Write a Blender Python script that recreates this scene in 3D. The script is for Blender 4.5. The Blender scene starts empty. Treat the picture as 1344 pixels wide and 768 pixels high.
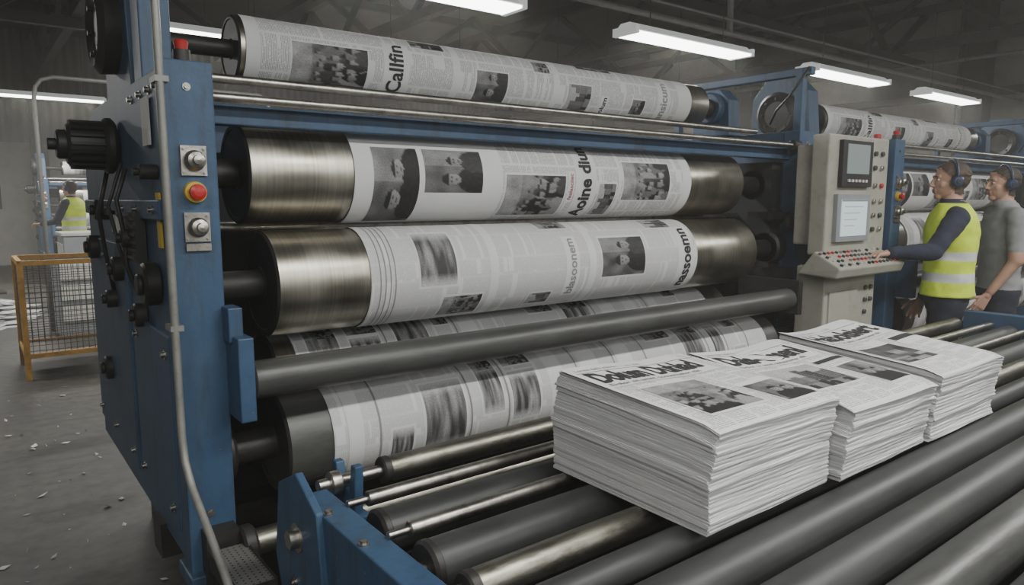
import bpy, bmesh, math, random
from mathutils import Vector, Matrix, noise
random.seed(7)
scene = bpy.context.scene
COL = scene.collection

# ------------------------------------------------------------------ materials
MATS = {}
def new_mat(name):
    m = bpy.data.materials.new(name); m.use_nodes = True
    MATS[name] = m
    nt = m.node_tree
    return m, nt, nt.nodes, nt.links, nt.nodes['Principled BSDF']

def pm(name, col, rough=0.5, metal=0.0, var=0.0, vscale=6.0, bump=0.0, bscale=60.0, emit=None, estr=0.0, dirt=None, dirt_amt=0.5, stretch=(1,1,1)):
    m, nt, N, L, b = new_mat(name)
    b.inputs['Base Color'].default_value = (*col, 1)
    b.inputs['Roughness'].default_value = rough
    b.inputs['Metallic'].default_value = metal
    if emit:
        b.inputs['Emission Color'].default_value = (*emit, 1)
        b.inputs['Emission Strength'].default_value = estr
    if var or bump or dirt:
        tc = N.new('ShaderNodeTexCoord'); mp = N.new('ShaderNodeMapping')
        mp.inputs['Scale'].default_value = stretch
        L.new(tc.outputs['Object'], mp.inputs['Vector'])
    if var:
        n = N.new('ShaderNodeTexNoise'); n.inputs['Scale'].default_value = vscale
        n.inputs['Detail'].default_value = 6; n.inputs['Roughness'].default_value = 0.65
        L.new(mp.outputs[0], n.inputs['Vector'])
        r = N.new('ShaderNodeMapRange')
        r.inputs['From Min'].default_value = 0.3; r.inputs['From Max'].default_value = 0.7
        r.inputs['To Min'].default_value = 1 - var; r.inputs['To Max'].default_value = 1 + var
        L.new(n.outputs['Fac'], r.inputs['Value'])
        mx = N.new('ShaderNodeVectorMath'); mx.operation = 'SCALE'
        mx.inputs[0].default_value = col
        L.new(r.outputs[0], mx.inputs['Scale'])
        out = mx.outputs[0]
        if dirt:
            n2 = N.new('ShaderNodeTexNoise'); n2.inputs['Scale'].default_value = vscale * 2.7
            n2.inputs['Detail'].default_value = 8; n2.inputs['Roughness'].default_value = 0.75
            L.new(mp.outputs[0], n2.inputs['Vector'])
            r2 = N.new('ShaderNodeMapRange')
            r2.inputs['From Min'].default_value = 0.50; r2.inputs['From Max'].default_value = 0.68
            r2.inputs['To Max'].default_value = dirt_amt
            L.new(n2.outputs['Fac'], r2.inputs['Value'])
            mm = N.new('ShaderNodeMix'); mm.data_type = 'RGBA'
            L.new(r2.outputs[0], mm.inputs['Factor']); L.new(out, mm.inputs['A'])
            mm.inputs['B'].default_value = (*dirt, 1)
            out = mm.outputs['Result']
        L.new(out, b.inputs['Base Color'])
        r3 = N.new('ShaderNodeMapRange')
        r3.inputs['To Min'].default_value = max(0.03, rough - 0.12); r3.inputs['To Max'].default_value = min(1, rough + 0.12)
        L.new(n.outputs['Fac'], r3.inputs['Value']); L.new(r3.outputs[0], b.inputs['Roughness'])
    if bump:
        n3 = N.new('ShaderNodeTexNoise'); n3.inputs['Scale'].default_value = bscale; n3.inputs['Detail'].default_value = 5
        L.new(mp.outputs[0], n3.inputs['Vector'])
        bp = N.new('ShaderNodeBump'); bp.inputs['Strength'].default_value = bump; bp.inputs['Distance'].default_value = 0.004
        L.new(n3.outputs['Fac'], bp.inputs['Height']); L.new(bp.outputs[0], b.inputs['Normal'])
    return m

pm('dark_iron', (0.036, 0.035, 0.033), 0.5, 0.4, 0.4, 8, 0.3, 60)
pm('black_plastic', (0.018, 0.018, 0.02), 0.5, 0.0, 0.2, 10)
pm('interior_dark', (0.016, 0.018, 0.02), 0.8, 0.0, 0.4, 4)  # near-black; hollows of press and conveyor painted as if shaded
pm('steel', (0.46, 0.44, 0.40), 0.36, 1.0, 0.25, 10, 0.1, 120, dirt=(0.12, 0.10, 0.08), dirt_amt=0.6)
pm('roller_worn', (0.33, 0.315, 0.27), 0.40, 1.0, 0.3, 9, 0.2, 80, dirt=(0.10, 0.085, 0.06), dirt_amt=0.7, stretch=(0.35, 1, 1))
pm('roller_rubber', (0.032, 0.034, 0.034), 0.46, 0.0, 0.25, 7, 0.1, 100, dirt=(0.06, 0.058, 0.05), dirt_amt=0.4, stretch=(0.3, 1, 1))
pm('roller_grey', (0.085, 0.086, 0.082), 0.42, 0.35, 0.25, 8, 0.15, 90, dirt=(0.05, 0.05, 0.045), dirt_amt=0.6, stretch=(0.3, 1, 1))
pm('conduit_grey', (0.24, 0.24, 0.225), 0.45, 0.3, 0.15, 10, dirt=(0.1, 0.1, 0.09), dirt_amt=0.4)
pm('beige_enamel', (0.34, 0.33, 0.285), 0.45, 0.0, 0.12, 4, 0.05, 80, dirt=(0.18, 0.165, 0.13), dirt_amt=0.4)
pm('screen_grey', (0.05, 0.055, 0.06), 0.25)
pm('screen_lit', (0.35, 0.40, 0.42), 0.3, emit=(0.62, 0.72, 0.76), estr=0.7)
pm('screen_dim', (0.16, 0.18, 0.18), 0.3, emit=(0.35, 0.42, 0.42), estr=0.3)
pm('red_plastic', (0.42, 0.025, 0.025), 0.35)
pm('yellow_plastic', (0.55, 0.38, 0.04), 0.45)
pm('green_plastic', (0.05, 0.25, 0.10), 0.4)
pm('white_label', (0.5, 0.5, 0.46), 0.6, 0, 0.1, 20)
pm('yellow_frame', (0.36, 0.19, 0.03), 0.5, 0.1, 0.3, 10, dirt=(0.08, 0.05, 0.03), dirt_amt=0.6)
pm('wire_dark', (0.10, 0.09, 0.08), 0.5, 0.6)
PW = (0.64, 0.64, 0.635)
pm('paper_white', PW, 0.85, 0, 0.05, 5)
pm('print_black', (0.026, 0.026, 0.028), 0.8)
pm('print_grey', (0.24, 0.24, 0.24), 0.8)
pm('print_red', (0.35, 0.10, 0.10), 0.8)
pm('lamp_white', (0.75, 0.76, 0.74), 0.4, emit=(0.9, 0.95, 0.92), estr=0.3)
pm('lamp_diffuser', (0.9, 0.9, 0.9), 0.4, emit=(0.97, 1.0, 0.95), estr=9.0)
pm('roof_steel', (0.055, 0.053, 0.05), 0.65, 0.2, 0.2, 5)
pm('ceiling_dark', (0.12, 0.115, 0.107), 0.85, 0, 0.15, 2)
pm('wall_grey', (0.31, 0.30, 0.27), 0.85, 0, 0.14, 1.5, dirt=(0.18, 0.17, 0.145), dirt_amt=0.5)
pm('cabinet_grey', (0.24, 0.26, 0.27), 0.5, 0, 0.1, 5)
pm('skin', (0.45, 0.26, 0.185), 0.55, 0, 0.06, 20)
pm('hair_brown', (0.05, 0.03, 0.018), 0.7, 0, 0.3, 60)
pm('hair_dark', (0.028, 0.019, 0.013), 0.7, 0, 0.3, 60)
pm('eye_white', (0.6, 0.6, 0.58), 0.3)
pm('lip', (0.36, 0.16, 0.13), 0.5)
pm('navy_cloth', (0.018, 0.022, 0.042), 0.9, 0, 0.2, 12, 0.4, 60)
pm('navy_trouser', (0.016, 0.019, 0.032), 0.9, 0, 0.2, 12, 0.4, 50)
pm('grey_shirt', (0.24, 0.245, 0.25), 0.9, 0, 0.12, 12, 0.4, 50)
pm('shoe_black', (0.012, 0.012, 0.012), 0.5)
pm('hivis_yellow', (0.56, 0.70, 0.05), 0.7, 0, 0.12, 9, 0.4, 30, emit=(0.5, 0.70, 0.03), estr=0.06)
pm('reflective_tape', (0.6, 0.61, 0.6), 0.45, 0.0, 0.08, 10)
pm('earcup_navy', (0.012, 0.025, 0.07), 0.35)

def mat_blue():
    m, nt, N, L, b = new_mat('blue_paint')
    tc = N.new('ShaderNodeTexCoord')
    def nz(scale, detail, rough, stretch=None):
        n = N.new('ShaderNodeTexNoise'); n.inputs['Scale'].default_value = scale; n.inputs['Detail'].default_value = detail; n.inputs['Roughness'].default_value = rough
        if stretch:
            mp = N.new('ShaderNodeMapping'); mp.inputs['Scale'].default_value = stretch
            L.new(tc.outputs['Object'], mp.inputs['Vector']); L.new(mp.outputs[0], n.inputs['Vector'])
        else: L.new(tc.outputs['Object'], n.inputs['Vector'])
        return n.outputs['Fac']
    def ramp(src, lo, hi, c0, c1):
        r = N.new('ShaderNodeValToRGB'); r.color_ramp.elements[0].position = lo; r.color_ramp.elements[1].position = hi
        r.color_ramp.elements[0].color = (*c0, 1); r.color_ramp.elements[1].color = (*c1, 1); L.new(src, r.inputs[0]); return r.outputs[0]
    def mix(f, a, bb):
        mx = N.new('ShaderNodeMix'); mx.data_type = 'RGBA'; L.new(f, mx.inputs['Factor'])
        if isinstance(a, tuple): mx.inputs['A'].default_value = (*a, 1)
        else: L.new(a, mx.inputs['A'])
        if isinstance(bb, tuple): mx.inputs['B'].default_value = (*bb, 1)
        else: L.new(bb, mx.inputs['B'])
        return mx.outputs['Result']
    base = ramp(nz(3, 6, 0.7), 0.3, 0.7, (0.024, 0.058, 0.118), (0.042, 0.095, 0.178))
    drip = ramp(nz(7, 7, 0.7, (2.2, 2.2, 0.35)), 0.50, 0.72, (0, 0, 0), (0.75,)*3)     # oily runs
    c = mix(drip, base, (0.028, 0.031, 0.035))
    chips = ramp(nz(38, 5, 0.6), 0.70, 0.715, (0, 0, 0), (1, 1, 1))
    c = mix(chips, c, (0.16, 0.165, 0.165))
    dust = ramp(nz(1.6, 5, 0.6), 0.45, 0.75, (0, 0, 0), (0.35,)*3)
    c = mix(dust, c, (0.10, 0.12, 0.14))
    L.new(c, b.inputs['Base Color']); b.inputs['Roughness'].default_value = 0.5
    bp = N.new('ShaderNodeBump'); bp.inputs['Strength'].default_value = 0.18; bp.inputs['Distance'].default_value = 0.004
    L.new(nz(80, 4, .6), bp.inputs['Height']); L.new(bp.outputs[0], b.inputs['Normal'])
mat_blue()

def mat_floor():
    m, nt, N, L, b = new_mat('floor_concrete')
    tc = N.new('ShaderNodeTexCoord')
    n = N.new('ShaderNodeTexNoise'); n.inputs['Scale'].default_value = 0.9; n.inputs['Detail'].default_value = 9; n.inputs['Roughness'].default_value = 0.7
    n2 = N.new('ShaderNodeTexNoise'); n2.inputs['Scale'].default_value = 14; n2.inputs['Detail'].default_value = 8
    L.new(tc.outputs['Object'], n.inputs['Vector']); L.new(tc.outputs['Object'], n2.inputs['Vector'])
    r = N.new('ShaderNodeValToRGB')
    r.color_ramp.elements[0].position = 0.35; r.color_ramp.elements[0].color = (0.026, 0.024, 0.020, 1)
    r.color_ramp.elements[1].position = 0.68; r.color_ramp.elements[1].color = (0.082, 0.077, 0.065, 1)
    L.new(n.outputs['Fac'], r.inputs[0])
    mx = N.new('ShaderNodeMix'); mx.data_type = 'RGBA'; mx.blend_type = 'MULTIPLY'; mx.inputs['Factor'].default_value = 0.9
    r2 = N.new('ShaderNodeValToRGB'); r2.color_ramp.elements[0].position = 0.3; r2.color_ramp.elements[0].color = (0.4, 0.4, 0.4, 1)
    r2.color_ramp.elements[1].position = 0.6
    L.new(n2.outputs['Fac'], r2.inputs[0]); L.new(r.outputs[0], mx.inputs['A']); L.new(r2.outputs[0], mx.inputs['B'])
    L.new(mx.outputs['Result'], b.inputs['Base Color'])
    rr = N.new('ShaderNodeMapRange'); rr.inputs['To Min'].default_value = 0.35; rr.inputs['To Max'].default_value = 0.8
    L.new(n.outputs['Fac'], rr.inputs['Value']); L.new(rr.outputs[0], b.inputs['Roughness'])
    bp = N.new('ShaderNodeBump'); bp.inputs['Strength'].default_value = 0.2; bp.inputs['Distance'].default_value = 0.01
    L.new(n2.outputs['Fac'], bp.inputs['Height']); L.new(bp.outputs[0], b.inputs['Normal'])
mat_floor()

def mat_brushed():
    m, nt, N, L, b = new_mat('roller_steel')
    tc = N.new('ShaderNodeTexCoord'); mp = N.new('ShaderNodeMapping'); mp.inputs['Scale'].default_value = (140, 1.5, 1.5)
    L.new(tc.outputs['Object'], mp.inputs['Vector'])
    n = N.new('ShaderNodeTexNoise'); n.inputs['Scale'].default_value = 1; n.inputs['Detail'].default_value = 5
    L.new(mp.outputs[0], n.inputs['Vector'])
    n2 = N.new('ShaderNodeTexNoise'); n2.inputs['Scale'].default_value = 7; n2.inputs['Detail'].default_value = 6
    L.new(tc.outputs['Object'], n2.inputs['Vector'])
    r = N.new('ShaderNodeValToRGB')
    r.color_ramp.elements[0].position = 0.27; r.color_ramp.elements[0].color = (0.27, 0.25, 0.205, 1)
    r.color_ramp.elements[1].position = 0.75; r.color_ramp.elements[1].color = (0.56, 0.535, 0.47, 1)
    a = N.new('ShaderNodeMath'); a.operation = 'MULTIPLY_ADD'; a.inputs[1].default_value = 0.45
    mlt = N.new('ShaderNodeMath'); mlt.operation = 'MULTIPLY'; mlt.inputs[1].default_value = 0.55
    L.new(n2.outputs['Fac'], mlt.inputs[0]); L.new(n.outputs['Fac'], a.inputs[0]); L.new(mlt.outputs[0], a.inputs[2])
    L.new(a.outputs[0], r.inputs[0]); L.new(r.outputs[0], b.inputs['Base Color'])
    b.inputs['Metallic'].default_value = 1.0
    rr = N.new('ShaderNodeMapRange'); rr.inputs['To Min'].default_value = 0.20; rr.inputs['To Max'].default_value = 0.50
    L.new(n2.outputs['Fac'], rr.inputs['Value']); L.new(rr.outputs[0], b.inputs['Roughness'])
    bp = N.new('ShaderNodeBump'); bp.inputs['Strength'].default_value = 0.12; bp.inputs['Distance'].default_value = 0.002
    L.new(n.outputs['Fac'], bp.inputs['Height']); L.new(bp.outputs[0], b.inputs['Normal'])
mat_brushed()

# newsprint text. UV in metres: U along the lines, V across the lines
def mat_newsprint(name, colw=0.11, pitch=0.0065, blur=0.0, ink=0.33, base=PW, rough=0.75, hthr=0.40):
    m, nt, N, L, b = new_mat(name)
    uv = N.new('ShaderNodeUVMap'); sp = N.new('ShaderNodeSeparateXYZ'); L.new(uv.outputs[0], sp.inputs[0])
    def math_(op, a, bb=None, cc=None):
        n = N.new('ShaderNodeMath'); n.operation = op
        for i, q in enumerate((a, bb, cc)):
            if q is None: continue
            if isinstance(q, (int, float)): n.inputs[i].default_value = q
            else: L.new(q, n.inputs[i])
        return n.outputs[0]
    U, V = sp.outputs[0], sp.outputs[1]
    vl = math_('DIVIDE', V, pitch); line = math_('GREATER_THAN', math_('FRACT', vl), 0.5)
    fl = math_('FLOOR', vl)
    cb = N.new('ShaderNodeCombineXYZ')
    L.new(math_('MULTIPLY', U, 160.0), cb.inputs[0]); L.new(math_('MULTIPLY', fl, 3.7), cb.inputs[1])
    nz = N.new('ShaderNodeTexNoise'); nz.inputs['Scale'].default_value = 1.0; nz.inputs['Detail'].default_value = 2
    L.new(cb.outputs[0], nz.inputs['Vector'])
    word = math_('GREATER_THAN', nz.outputs['Fac'], 0.42)
    fc = math_('FRACT', math_('DIVIDE', U, colw))
    gut = math_('MULTIPLY', math_('GREATER_THAN', fc, 0.05), math_('LESS_THAN', fc, 0.95))
    cb2 = N.new('ShaderNodeCombineXYZ')
    L.new(math_('MULTIPLY', math_('FLOOR', math_('DIVIDE', U, colw)), 5.3), cb2.inputs[0])
    L.new(math_('MULTIPLY', fl, 0.25), cb2.inputs[1])
    nz2 = N.new('ShaderNodeTexNoise'); nz2.inputs['Scale'].default_value = 1.0; nz2.inputs['Detail'].default_value = 1
    L.new(cb2.outputs[0], nz2.inputs['Vector'])
    par = math_('GREATER_THAN', nz2.outputs['Fac'], hthr)
    fac = math_('MULTIPLY', math_('MULTIPLY', line, word), math_('MULTIPLY', gut, par))
    if blur:
        f2 = math_('MULTIPLY', par, 0.32 * blur)
        fac = math_('MULTIPLY_ADD', fac, 1 - blur, f2)
    mx = N.new('ShaderNodeMix'); mx.data_type = 'RGBA'
    L.new(fac, mx.inputs['Factor']); mx.inputs['A'].default_value = (*base, 1)
    mx.inputs['B'].default_value = (ink, ink, ink, 1)
    L.new(mx.outputs['Result'], b.inputs['Base Color'])
    b.inputs['Roughness'].default_value = rough
mat_newsprint('newsprint_web')
mat_newsprint('newsprint_blurred', blur=0.7, hthr=0.37)
mat_newsprint('newsprint_page', colw=0.0765, pitch=0.0052, ink=0.32)

# printed picture: grey value is carried in UV.x, plus grain
def mat_picture():
    m, nt, N, L, b = new_mat('printed_picture')
    uv = N.new('ShaderNodeUVMap'); sp = N.new('ShaderNodeSeparateXYZ'); L.new(uv.outputs[0], sp.inputs[0])
    tc = N.new('ShaderNodeTexCoord'); n = N.new('ShaderNodeTexNoise'); n.inputs['Scale'].default_value = 220; n.inputs['Detail'].default_value = 2
    L.new(tc.outputs['Object'], n.inputs['Vector'])
    r = N.new('ShaderNodeMapRange'); r.inputs['From Min'].default_value = .3; r.inputs['From Max'].default_value = .7
    r.inputs['To Min'].default_value = 0.75; r.inputs['To Max'].default_value = 1.25
    L.new(n.outputs['Fac'], r.inputs['Value'])
    mu = N.new('ShaderNodeMath'); mu.operation = 'MULTIPLY'; L.new(sp.outputs[0], mu.inputs[0]); L.new(r.outputs[0], mu.inputs[1])
    cb = N.new('ShaderNodeCombineColor')
    for i in range(3): L.new(mu.outputs[0], cb.inputs[i])
    L.new(cb.outputs[0], b.inputs['Base Color']); b.inputs['Roughness'].default_value = 0.7
mat_picture()

def picture(kind, seed):
    rn = random.Random(seed * 31 + 5)
    shapes = []
    if kind == 'crowd':
        for row in range(3):
            for k in range(7):
                x = rn.random(); s = 0.10 + 0.05 * row; y = 0.62 - 0.2 * row + rn.uniform(-.05, .05)
                shapes.append((x, y, s, rn.choice([0.015, 0.03, 0.06, 0.14, 0.3]), rn.uniform(0.2, 0.42)))
    if kind == 'portrait':
        for x, y, s in ((rn.uniform(.3,.45), .55, .34), (rn.uniform(.68,.85), .48, .28)):
            shapes.append((x, y, s, rn.choice([0.015, 0.04]), 0.34))
    blds = []
    if kind == 'street':
        x = -0.05
        while x < 1:
            w = rn.uniform(.1, .25); blds.append((x, x + w, rn.uniform(.5, .92), rn.uniform(.03, .16))); x += w
        for k in range(4): shapes.append((rn.random(), rn.uniform(.2,.32), .07, 0.015, .2))
    mach = []
    if kind == 'machine':
        for k in range(9): mach.append((rn.random(), rn.random(), rn.uniform(.06,.25), rn.uniform(.03,.14), rn.uniform(.02,.42)))
    def g(u, v):
        nn = noise.noise(Vector((u*4 + seed, v*4, seed*1.7))); n2 = noise.noise(Vector((u*14, v*14, seed)))
        if kind == 'blur':
            ed = min(1, min(u, 1-u) * 5)
            c = max(0.04, 0.15 + 0.28*noise.noise(Vector((u*1.6, v*6, seed))) + 0.14*noise.noise(Vector((u*2.5, v*16, seed))))
            return c * ed + 0.5 * (1 - ed)
        if kind == 'street':
            c = 0.42 + 0.08*nn
            for a, b, h, q in blds:
                if a <= u < b and v < h:
                    c = q + 0.03*n2
                    if (u*22) % 1 < .5 and (v*16) % 1 < .5 and v > .3: c += .10
            if v < .22: c = 0.20 + 0.05*n2
        elif kind == 'crowd':
            c = 0.20 + 0.2*nn + 0.06*n2
            if v > .75: c += 0.12
        elif kind == 'portrait':
            c = 0.12 + 0.12*nn + (0.10 if u > .6 else 0)
        else:
            c = 0.06 + 0.07*nn + 0.04*n2
            for a, b, w, h, q in mach:
                if abs(u-a) < w and abs(v-b) < h: c = q * (0.7 + 0.5*abs(math.sin(u*30)))
        for x, y, s, body, face in shapes:
            if ((u-x)/(s*.95))**2 + ((v-(y-s*1.35))/(s*1.1))**2 < 1: c = body + 0.02*n2
            if v < y - s*1.35 and abs(u-x) < s*.85: c = body + 0.02*n2
            d = ((u-x)/(s*.36))**2 + ((v-y)/(s*.46))**2
            if d < 1: c = face*(0.8+0.5*(u-x)/s)
            if d < 1.3 and v > y + s*.18: c = 0.015
            if kind == 'portrait' and d < 1:
                for ex in (-.13, .13):
                    if abs(u-x-ex*s) < .05*s and abs(v-y-.05*s) < .03*s: c = 0.03
                if abs(u-x) < .09*s and abs(v-y+.22*s) < .025*s: c = 0.08
        return max(0.012, c * 0.85)
    return g

def mat_edges():
    m, nt, N, L, b = new_mat('paper_edges')
    tc = N.new('ShaderNodeTexCoord'); mp = N.new('ShaderNodeMapping'); mp.inputs['Scale'].default_value = (3, 3, 800)
    L.new(tc.outputs['Object'], mp.inputs['Vector'])
    n = N.new('ShaderNodeTexNoise'); n.inputs['Scale'].default_value = 1; n.inputs['Detail'].default_value = 3
    L.new(mp.outputs[0], n.inputs['Vector'])
    r = N.new('ShaderNodeValToRGB')
    r.color_ramp.elements[0].position = 0.28; r.color_ramp.elements[0].color = (0.38, 0.38, 0.38, 1)
    r.color_ramp.elements[1].position = 0.58; r.color_ramp.elements[1].color = (0.66, 0.66, 0.665, 1)
    L.new(n.outputs['Fac'], r.inputs[0]); L.new(r.outputs[0], b.inputs['Base Color'])
    b.inputs['Roughness'].default_value = 0.9
mat_edges()

def mat_perf():
    m, nt, N, L, b = new_mat('perforated_steel')
    tc = N.new('ShaderNodeTexCoord'); v = N.new('ShaderNodeTexVoronoi'); v.inputs['Scale'].default_value = 62; v.inputs['Randomness'].default_value = 0
    mp = N.new('ShaderNodeMapping'); mp.inputs['Scale'].default_value = (1, 1, 0.01); L.new(tc.outputs['Object'], mp.inputs['Vector'])
    L.new(mp.outputs[0], v.inputs['Vector'])
    r = N.new('ShaderNodeValToRGB'); r.color_ramp.interpolation = 'CONSTANT'
    r.color_ramp.elements[0].color = (0.006, 0.006, 0.006, 1); r.color_ramp.elements[1].position = 0.36; r.color_ramp.elements[1].color = (0.22, 0.215, 0.20, 1)
    L.new(v.outputs['Distance'], r.inputs[0]); L.new(r.outputs[0], b.inputs['Base Color'])
    b.inputs['Roughness'].default_value = 0.5; b.inputs['Metallic'].default_value = 0.4
mat_perf()

def mat_corr():
    m, nt, N, L, b = new_mat('corrugated_cladding')
    tc = N.new('ShaderNodeTexCoord'); w = N.new('ShaderNodeTexWave'); w.inputs['Scale'].default_value = 1.6; w.bands_direction = 'X'
    L.new(tc.outputs['Object'], w.inputs['Vector'])
    r = N.new('ShaderNodeValToRGB'); r.color_ramp.elements[0].color = (0.09, 0.087, 0.08, 1); r.color_ramp.elements[1].color = (0.16, 0.155, 0.142, 1)
    L.new(w.outputs['Fac'], r.inputs[0]); L.new(r.outputs[0], b.inputs['Base Color'])
    bp = N.new('ShaderNodeBump'); bp.inputs['Strength'].default_value = 0.6; bp.inputs['Distance'].default_value = 0.03
    L.new(w.outputs['Fac'], bp.inputs['Height']); L.new(bp.outputs[0], b.inputs['Normal'])
    b.inputs['Roughness'].default_value = 0.7
mat_corr()

# ------------------------------------------------------------------ mesh builder
class MB:
    def __init__(s): s.v = []; s.f = []; s.m = []; s.uv = []; s.sm = []
    def add(s, vs, fs, mat, uvs=None, smooth=False):
        o = len(s.v); s.v += [tuple(p) for p in vs]
        for i, f in enumerate(fs):
            s.f.append(tuple(o + k for k in f)); s.m.append(mat); s.sm.append(smooth)
            s.uv.append(uvs[i] if uvs else [(0, 0)] * len(f))
    def box(s, x0, x1, y0, y1, z0, z1, mat):
        vs = [(x0,y0,z0),(x1,y0,z0),(x1,y1,z0),(x0,y1,z0),(x0,y0,z1),(x1,y0,z1),(x1,y1,z1),(x0,y1,z1)]
        s.add(vs, [(0,3,2,1),(4,5,6,7),(0,1,5,4),(1,2,6,5),(2,3,7,6),(3,0,4,7)], mat)
    def hexa(s, vs, mat):
        s.add(vs, [(0,3,2,1),(4,5,6,7),(0,1,5,4),(1,2,6,5),(2,3,7,6),(3,0,4,7)], mat)
    def beam(s, p0, p1, w, h, mat, up=(0,0,1)):
        p0 = Vector(p0); p1 = Vector(p1); d = (p1 - p0).normalized(); u = Vector(up)
        sd = d.cross(u)
        if sd.length < 1e-4: sd = d.cross(Vector((1,0,0)))
        sd.normalize(); u = sd.cross(d).normalized()
        vs = []
        for p in (p0, p1):
            for a, c in ((-1,-1),(1,-1),(1,1),(-1,1)):
                vs.append(p + sd * a * w / 2 + u * c * h / 2)
        s.add(vs, [(0,1,2,3),(4,7,6,5),(0,4,5,1),(1,5,6,2),(2,6,7,3),(3,7,4,0)], mat)
    def prism(s, poly, x0, x1, mat):
        n = len(poly)
        vs = [(x0, y, z) for y, z in poly] + [(x1, y, z) for y, z in poly]
        s.add(vs, [tuple(range(n))[::-1], tuple(range(n, 2 * n))] + [(i, (i+1) % n, n + (i+1) % n, n + i) for i in range(n)], mat)
    def lathe(s, prof, p, d, mat, n=32, mats=None):
        p = Vector(p); d = Vector(d).normalized()
        a = Vector((0,0,1)) if abs(d.z) < 0.9 else Vector((1,0,0))
        u = d.cross(a).normalized(); w = d.cross(u).normalized()
        for j in range(len(prof) - 1):
            (t0, r0), (t1, r1) = prof[j], prof[j+1]
            flat = abs(t0 - t1) < 1e-6
            vs = []
            for t, r in ((t0, r0), (t1, r1)):
                for i in range(n):
                    an = 2 * math.pi * i / n
                    vs.append(p + d * t + u * math.cos(an) * r + w * math.sin(an) * r)
            s.add(vs, [(i, (i+1) % n, n + (i+1) % n, n + i) for i in range(n)], mats[j] if mats else mat, smooth=not flat)
    def cyl(s, p0, p1, r, mat, r1=None, n=24):
        p0 = Vector(p0); p1 = Vector(p1); r1 = r if r1 is None else r1; L = (p1 - p0).length
        b = min(r, r1) * 0.12
        s.lathe([(0, 0.0001), (0, r - b), (b, r), (L - b, r1), (L, r1 - b), (L, 0.0001)], p0, p1 - p0, mat, n)
    def tube(s, pts, r, mat, n=10):
        pts = [Vector(p) for p in pts]; rings = []; up = None
        for i, p in enumerate(pts):
            d = (pts[min(i+1, len(pts)-1)] - pts[max(i-1, 0)]).normalized()
            if up is None:
                up = d.cross(Vector((0.3,0.5,0.81))).normalized()
            up = (up - d * up.dot(d)).normalized(); w = d.cross(up)
            rings += [p + up * math.cos(2*math.pi*k/n) * r + w * math.sin(2*math.pi*k/n) * r for k in range(n)]
        fs = []
        for i in range(len(pts) - 1):
            for k in range(n):
                fs.append((i*n + k, i*n + (k+1) % n, (i+1)*n + (k+1) % n, (i+1)*n + k))
        fs.append(tuple(range(n))[::-1]); fs.append(tuple(range((len(pts)-1)*n, len(pts)*n)))
        s.add(rings, fs, mat, smooth=True)
    def ell(s, c, rx, ry, rz, mat, n=16, m=10, rot=None):
        vs = []; c = Vector(c)
        for j in range(m + 1):
            ph = math.pi * j / m
            for i in range(n):
                th = 2 * math.pi * i / n
                q = Vector((rx * math.sin(ph) * math.cos(th), ry * math.sin(ph) * math.sin(th), rz * math.cos(ph)))
                if rot: q = rot @ q
                vs.append(c + q)
        fs = [(j*n + i, (j+1)*n + i, (j+1)*n + (i+1) % n, j*n + (i+1) % n) for j in range(m) for i in range(n)]
        s.add(vs, fs, mat, smooth=True)
    def capsule(s, p0, p1, r0, r1, mat, n=14):
        p0 = Vector(p0); p1 = Vector(p1); L = (p1 - p0).length
        pr = [(-r0 * math.cos(a), max(1e-4, r0 * math.sin(a))) for a in [i * math.pi / 10 for i in range(6)]]
        pr += [(L + r1 * math.sin(a), max(1e-4, r1 * math.cos(a))) for a in [i * math.pi / 10 for i in range(6)]]
        d = (p1 - p0).normalized()
        a = Vector((0,0,1)) if abs(d.z) < 0.9 else Vector((1,0,0))
        u = d.cross(a).normalized(); w = d.cross(u).normalized(); vs = []
        for t, r in pr:
            for i in range(n):
                an = 2*math.pi*i/n; vs.append(p0 + d*t + u*math.cos(an)*r + w*math.sin(an)*r)
        m = len(pr)
        fs = [(j*n+i, j*n+(i+1)%n, (j+1)*n+(i+1)%n, (j+1)*n+i) for j in range(m-1) for i in range(n)]
        fs += [tuple(range(n))[::-1], tuple(range((m-1)*n, m*n))]
        s.add(vs, fs, mat, smooth=True)
    def loft(s, rings, mat, n=28, p=2.4, cap=True):
        vs = []
        for cx, cy, z, rx, ry in rings:
            for i in range(n):
                a = 2*math.pi*i/n; c, q = math.cos(a), math.sin(a)
                vs.append((cx + rx*math.copysign(abs(c)**(2/p), c), cy + ry*math.copysign(abs(q)**(2/p), q), z))
        m = len(rings)
        fs = [(j*n+i, j*n+(i+1)%n, (j+1)*n+(i+1)%n, (j+1)*n+i) for j in range(m-1) for i in range(n)]
        if cap: fs += [tuple(range(n))[::-1], tuple(range((m-1)*n, m*n))]
        s.add(vs, fs, mat, smooth=True)
    def obj(s, name, parent=None, bevel=0.0):
        me = bpy.data.meshes.new(name)
        me.from_pydata(s.v, [], s.f)
        names = []
        for m in s.m:
            if m not in names: names.append(m)
        for m in names: me.materials.append(MATS[m])
        idx = {m: i for i, m in enumerate(names)}
        me.polygons.foreach_set('material_index', [idx[m] for m in s.m])
        me.polygons.foreach_set('use_smooth', s.sm)
        uvl = me.uv_layers.new(name='UVMap')
        flat = []
        for u in s.uv:
            for a in u: flat += [a[0], a[1]]
        uvl.data.foreach_set('uv', flat)
        me.update()
        o = bpy.data.objects.new(name, me); COL.objects.link(o)
        if parent: o.parent = parent
        if bevel:
            md = o.modifiers.new('bevel', 'BEVEL'); md.width = bevel; md.segments = 2; md.limit_method = 'ANGLE'; md.angle_limit = math.radians(50)
        return o

def empty(name, loc=(0,0,0), rz=0.0):
    e = bpy.data.objects.new(name, None); e.empty_display_size = 0.2
    e.location = loc; e.rotation_euler = (0, 0, rz); COL.objects.link(e)
    return e

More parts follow.
